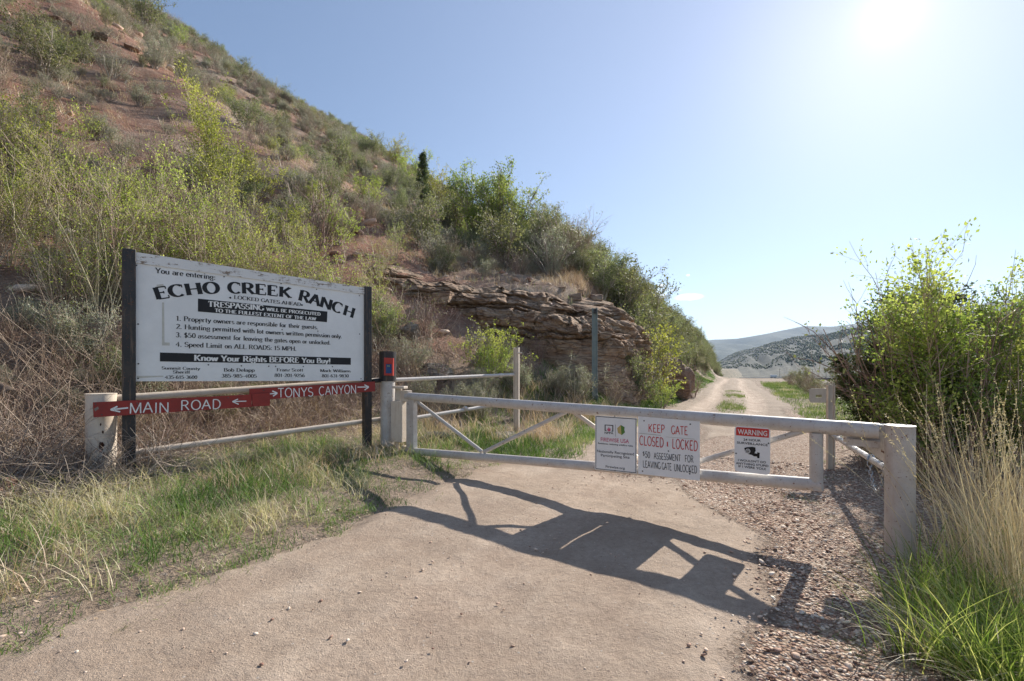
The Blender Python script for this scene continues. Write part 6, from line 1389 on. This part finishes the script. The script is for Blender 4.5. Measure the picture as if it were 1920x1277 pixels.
# wispy stalks of the tangled wire on the left post are a thing
wr = thing('loose_wire', 'rusty loose wire tangled round the left fence post', 'wire', (PL[0] + .1, PL[1] - .2, .5))
m = MB()
for i in range(4):
    a = [Vector((PL[0] - .13 + .3 * t / 8 + .03 * math.sin(t + i), PL[1] - .17 - .02 * i, .56 - .04 * i + .07 * math.sin(t * 1.3 + i * 1.7))) for t in range(10)]; m.pipe(a, .003, 5)
o = m.build('wire_strand', M['polewood'], wr); 
# right foreground: tall dry stalks and lush blades
def clumps(cs, per, hlo, hhi, w, spread, lean, droop, seg=6, rl=(0, 1), bias=None):
    P = []; A = []
    for (px, D, k) in cs:
        x_, y_ = (px - 960) / FPX * D, D; n_ = int(per * k); a = R.uniform(0, 6.28, n_); q = R.uniform(0, spread, n_) ; P.append(np.stack([x_ + np.cos(a) * q, y_ + np.sin(a) * q], 1)); A.append(a + R.normal(0, .6, n_))
    P = np.concatenate(P); A = np.concatenate(A); n_ = len(P); 
    return blades(np.stack([P[:, 0], P[:, 1], H0(P[:, 0], P[:, 1]) - .02], 1), R.uniform(hlo, hhi, n_), w * R.uniform(.6, 1.3, n_), A, lean * R.uniform(.2, 1.8, n_), droop * R.uniform(0, 2, n_), R.uniform(*rl, n_), seg)
cs = [(1900, 2.9, 1), (1850, 3.3, .8), (1960, 2.7, 1), (1880, 3.7, 1), (1930, 3.4, 1), (1820, 3.9, .6), (1990, 3.2, 1), (1790, 3.6, .35)]
stuff('tall_grass', join([clumps(cs, 105, .6, 1.3, .0045, .22, .35, .12, 7, (.2, 1))]), 'drygrass', 'tall straw coloured grass stalks with seed heads at the right edge')
# seed heads on the tallest stalks
n_ = 90; cc = [cs[i] for i in R.integers(0, len(cs), n_)]; st = np.array([((c_[0] - 960) / FPX * c_[1] + R.normal(0, .12), c_[1] + R.normal(0, .12), 0) for c_ in cc]); st[:, 2] = H0(st[:, 0], st[:, 1])
W = walk(st, np.stack([R.normal(-.12, .22, n_), R.normal(0, .2, n_), np.ones(n_)], 1), R.uniform(1.0, 1.6, n_), 10, .035, -.015)
p, d = sample(W, n_ * 34, .74, 1.0); hd = leaves(p, R.uniform(.010, .018, len(p)), R.uniform(.4, 1, len(p)), nrm(d), .35)
stuff('seed_stalks', join([tubes(W, np.full(n_, .0022), .001, R.uniform(.3, 1, n_)), hd]), 'drygrass', 'long seed stalks rising from the tall grass')
cg = [(1830, 2.35, 1.2), (1900, 2.2, 1.4), (1760, 2.5, .8), (1950, 2.5, 1.2), (1860, 2.7, 1), (1700, 3.0, .45), (1930, 2.0, 1.2), (1800, 3.0, .8), (1870, 3.0, .9), (1990, 2.2, 1), (1690, 2.55, .25), (1735, 3.3, .4), (1900, 3.6, .9), (1840, 4.1, .8)]
stuff('lush_grass', join([clumps(cg, 170, .22, .62, .0075, .16, .55, .22, 6)]), 'lushgrass', 'lush bright green grass clumps at the lower right corner')
stuff('curled_grass', join([clumps(cg, 34, .25, .6, .006, .2, .9, .75, 8)]), 'drygrass', 'pale curled dead blades among the lush grass')
# little weeds in the gravel and on the road edge
x, y = [], []
for px, py, k in ((1490, 935, 26), (1520, 945, 16), (1540, 970, 14), (1545, 900, 20), (1555, 870, 20), (1560, 1160, 6), (1590, 1220, 12), (1640, 1245, 12), (1680, 1100, 10), (1560, 1110, 6), (630, 985, 12), (635, 1000, 10), (470, 1080, 8), (330, 1130, 8), (100, 1200, 10), (235, 1180, 6), (510, 985, 12), (500, 1010, 8), (540, 995, 8), (820, 940, 10), (720, 880, 20), (60, 1215, 12), (850, 880, 14)):
    D_ = FPX * EYE / (py - HY); x += list((px - 960) / FPX * D_ + R.normal(0, .07, k)); y += list(D_ + R.normal(0, .09, k))
x, y = np.array(x), np.array(y)
stuff('weeds', join([grassfield(x, y, .02, .075, .006, R.uniform(.1, .6, len(x)), .9, .025, 8, .2)]), 'grass', 'small weeds growing in the gravel and along the dirt edge')
# gravel
def fg(u, v): return gravel_mask(u, v)
x, y, u, v = pts_in(46000, -.5, 9, -2.2, 2.6, lambda u, v: fg(u, v) * np.interp(u, [0, 4, 9], [1, .9, .45]))
sz = np.clip(R.gamma(4, .0022, len(x)), .0035, .024) * np.interp(u, [0, 5, 9], [1, 1.1, 1.35])
P = np.stack([x, y, H0(x, y) + .012 + sz * .15], 1)
g1_ = pebbles(P, sz, R.uniform(0, 1, len(x)))
x, y, u, v = pts_in(6000, -1, 12, -1.8, 4.2, lambda u, v: .35 + .65 * (R.uniform(0, 1, len(u)) < .3))
sz = np.clip(R.gamma(1.5, .0034, len(x)), .002, .024); P = np.stack([x, y, H0(x, y) + .012], 1); g2_ = pebbles(P, sz, np.clip(R.normal(.35, .25, len(x)), 0, 1))
x, y, u, v = pts_in(5000, -1, 8, -3.6, -1.6); sz = np.clip(R.gamma(5, .0022, len(x)), .004, .026); P = np.stack([x, y, H0(x, y) + sz * .2], 1); g3_ = pebbles(P, sz, R.uniform(0, 1, len(x)))
stuff('gravel', join([g1_, g2_, g3_]), 'pebble', 'reddish and grey pebbles along the right side of the road')
# dry leaf and twig litter on the left verge
x, y, u, v = pts_in(5000, -2, 9, 3.6, 8.5); C = np.stack([x, y, H0(x, y) + .012], 1)
stuff('litter', join([leaves(C, R.uniform(.015, .05, len(x)), R.uniform(0, 1, len(x)), np.stack([R.normal(size=len(x)), R.normal(size=len(x)), R.normal(0, .1, len(x))], 1), .25)]), 'drygrass', 'dry leaf and stalk litter on the verge')
print('tris', sum(len(m_.loops) for m_ in bpy.data.meshes) )
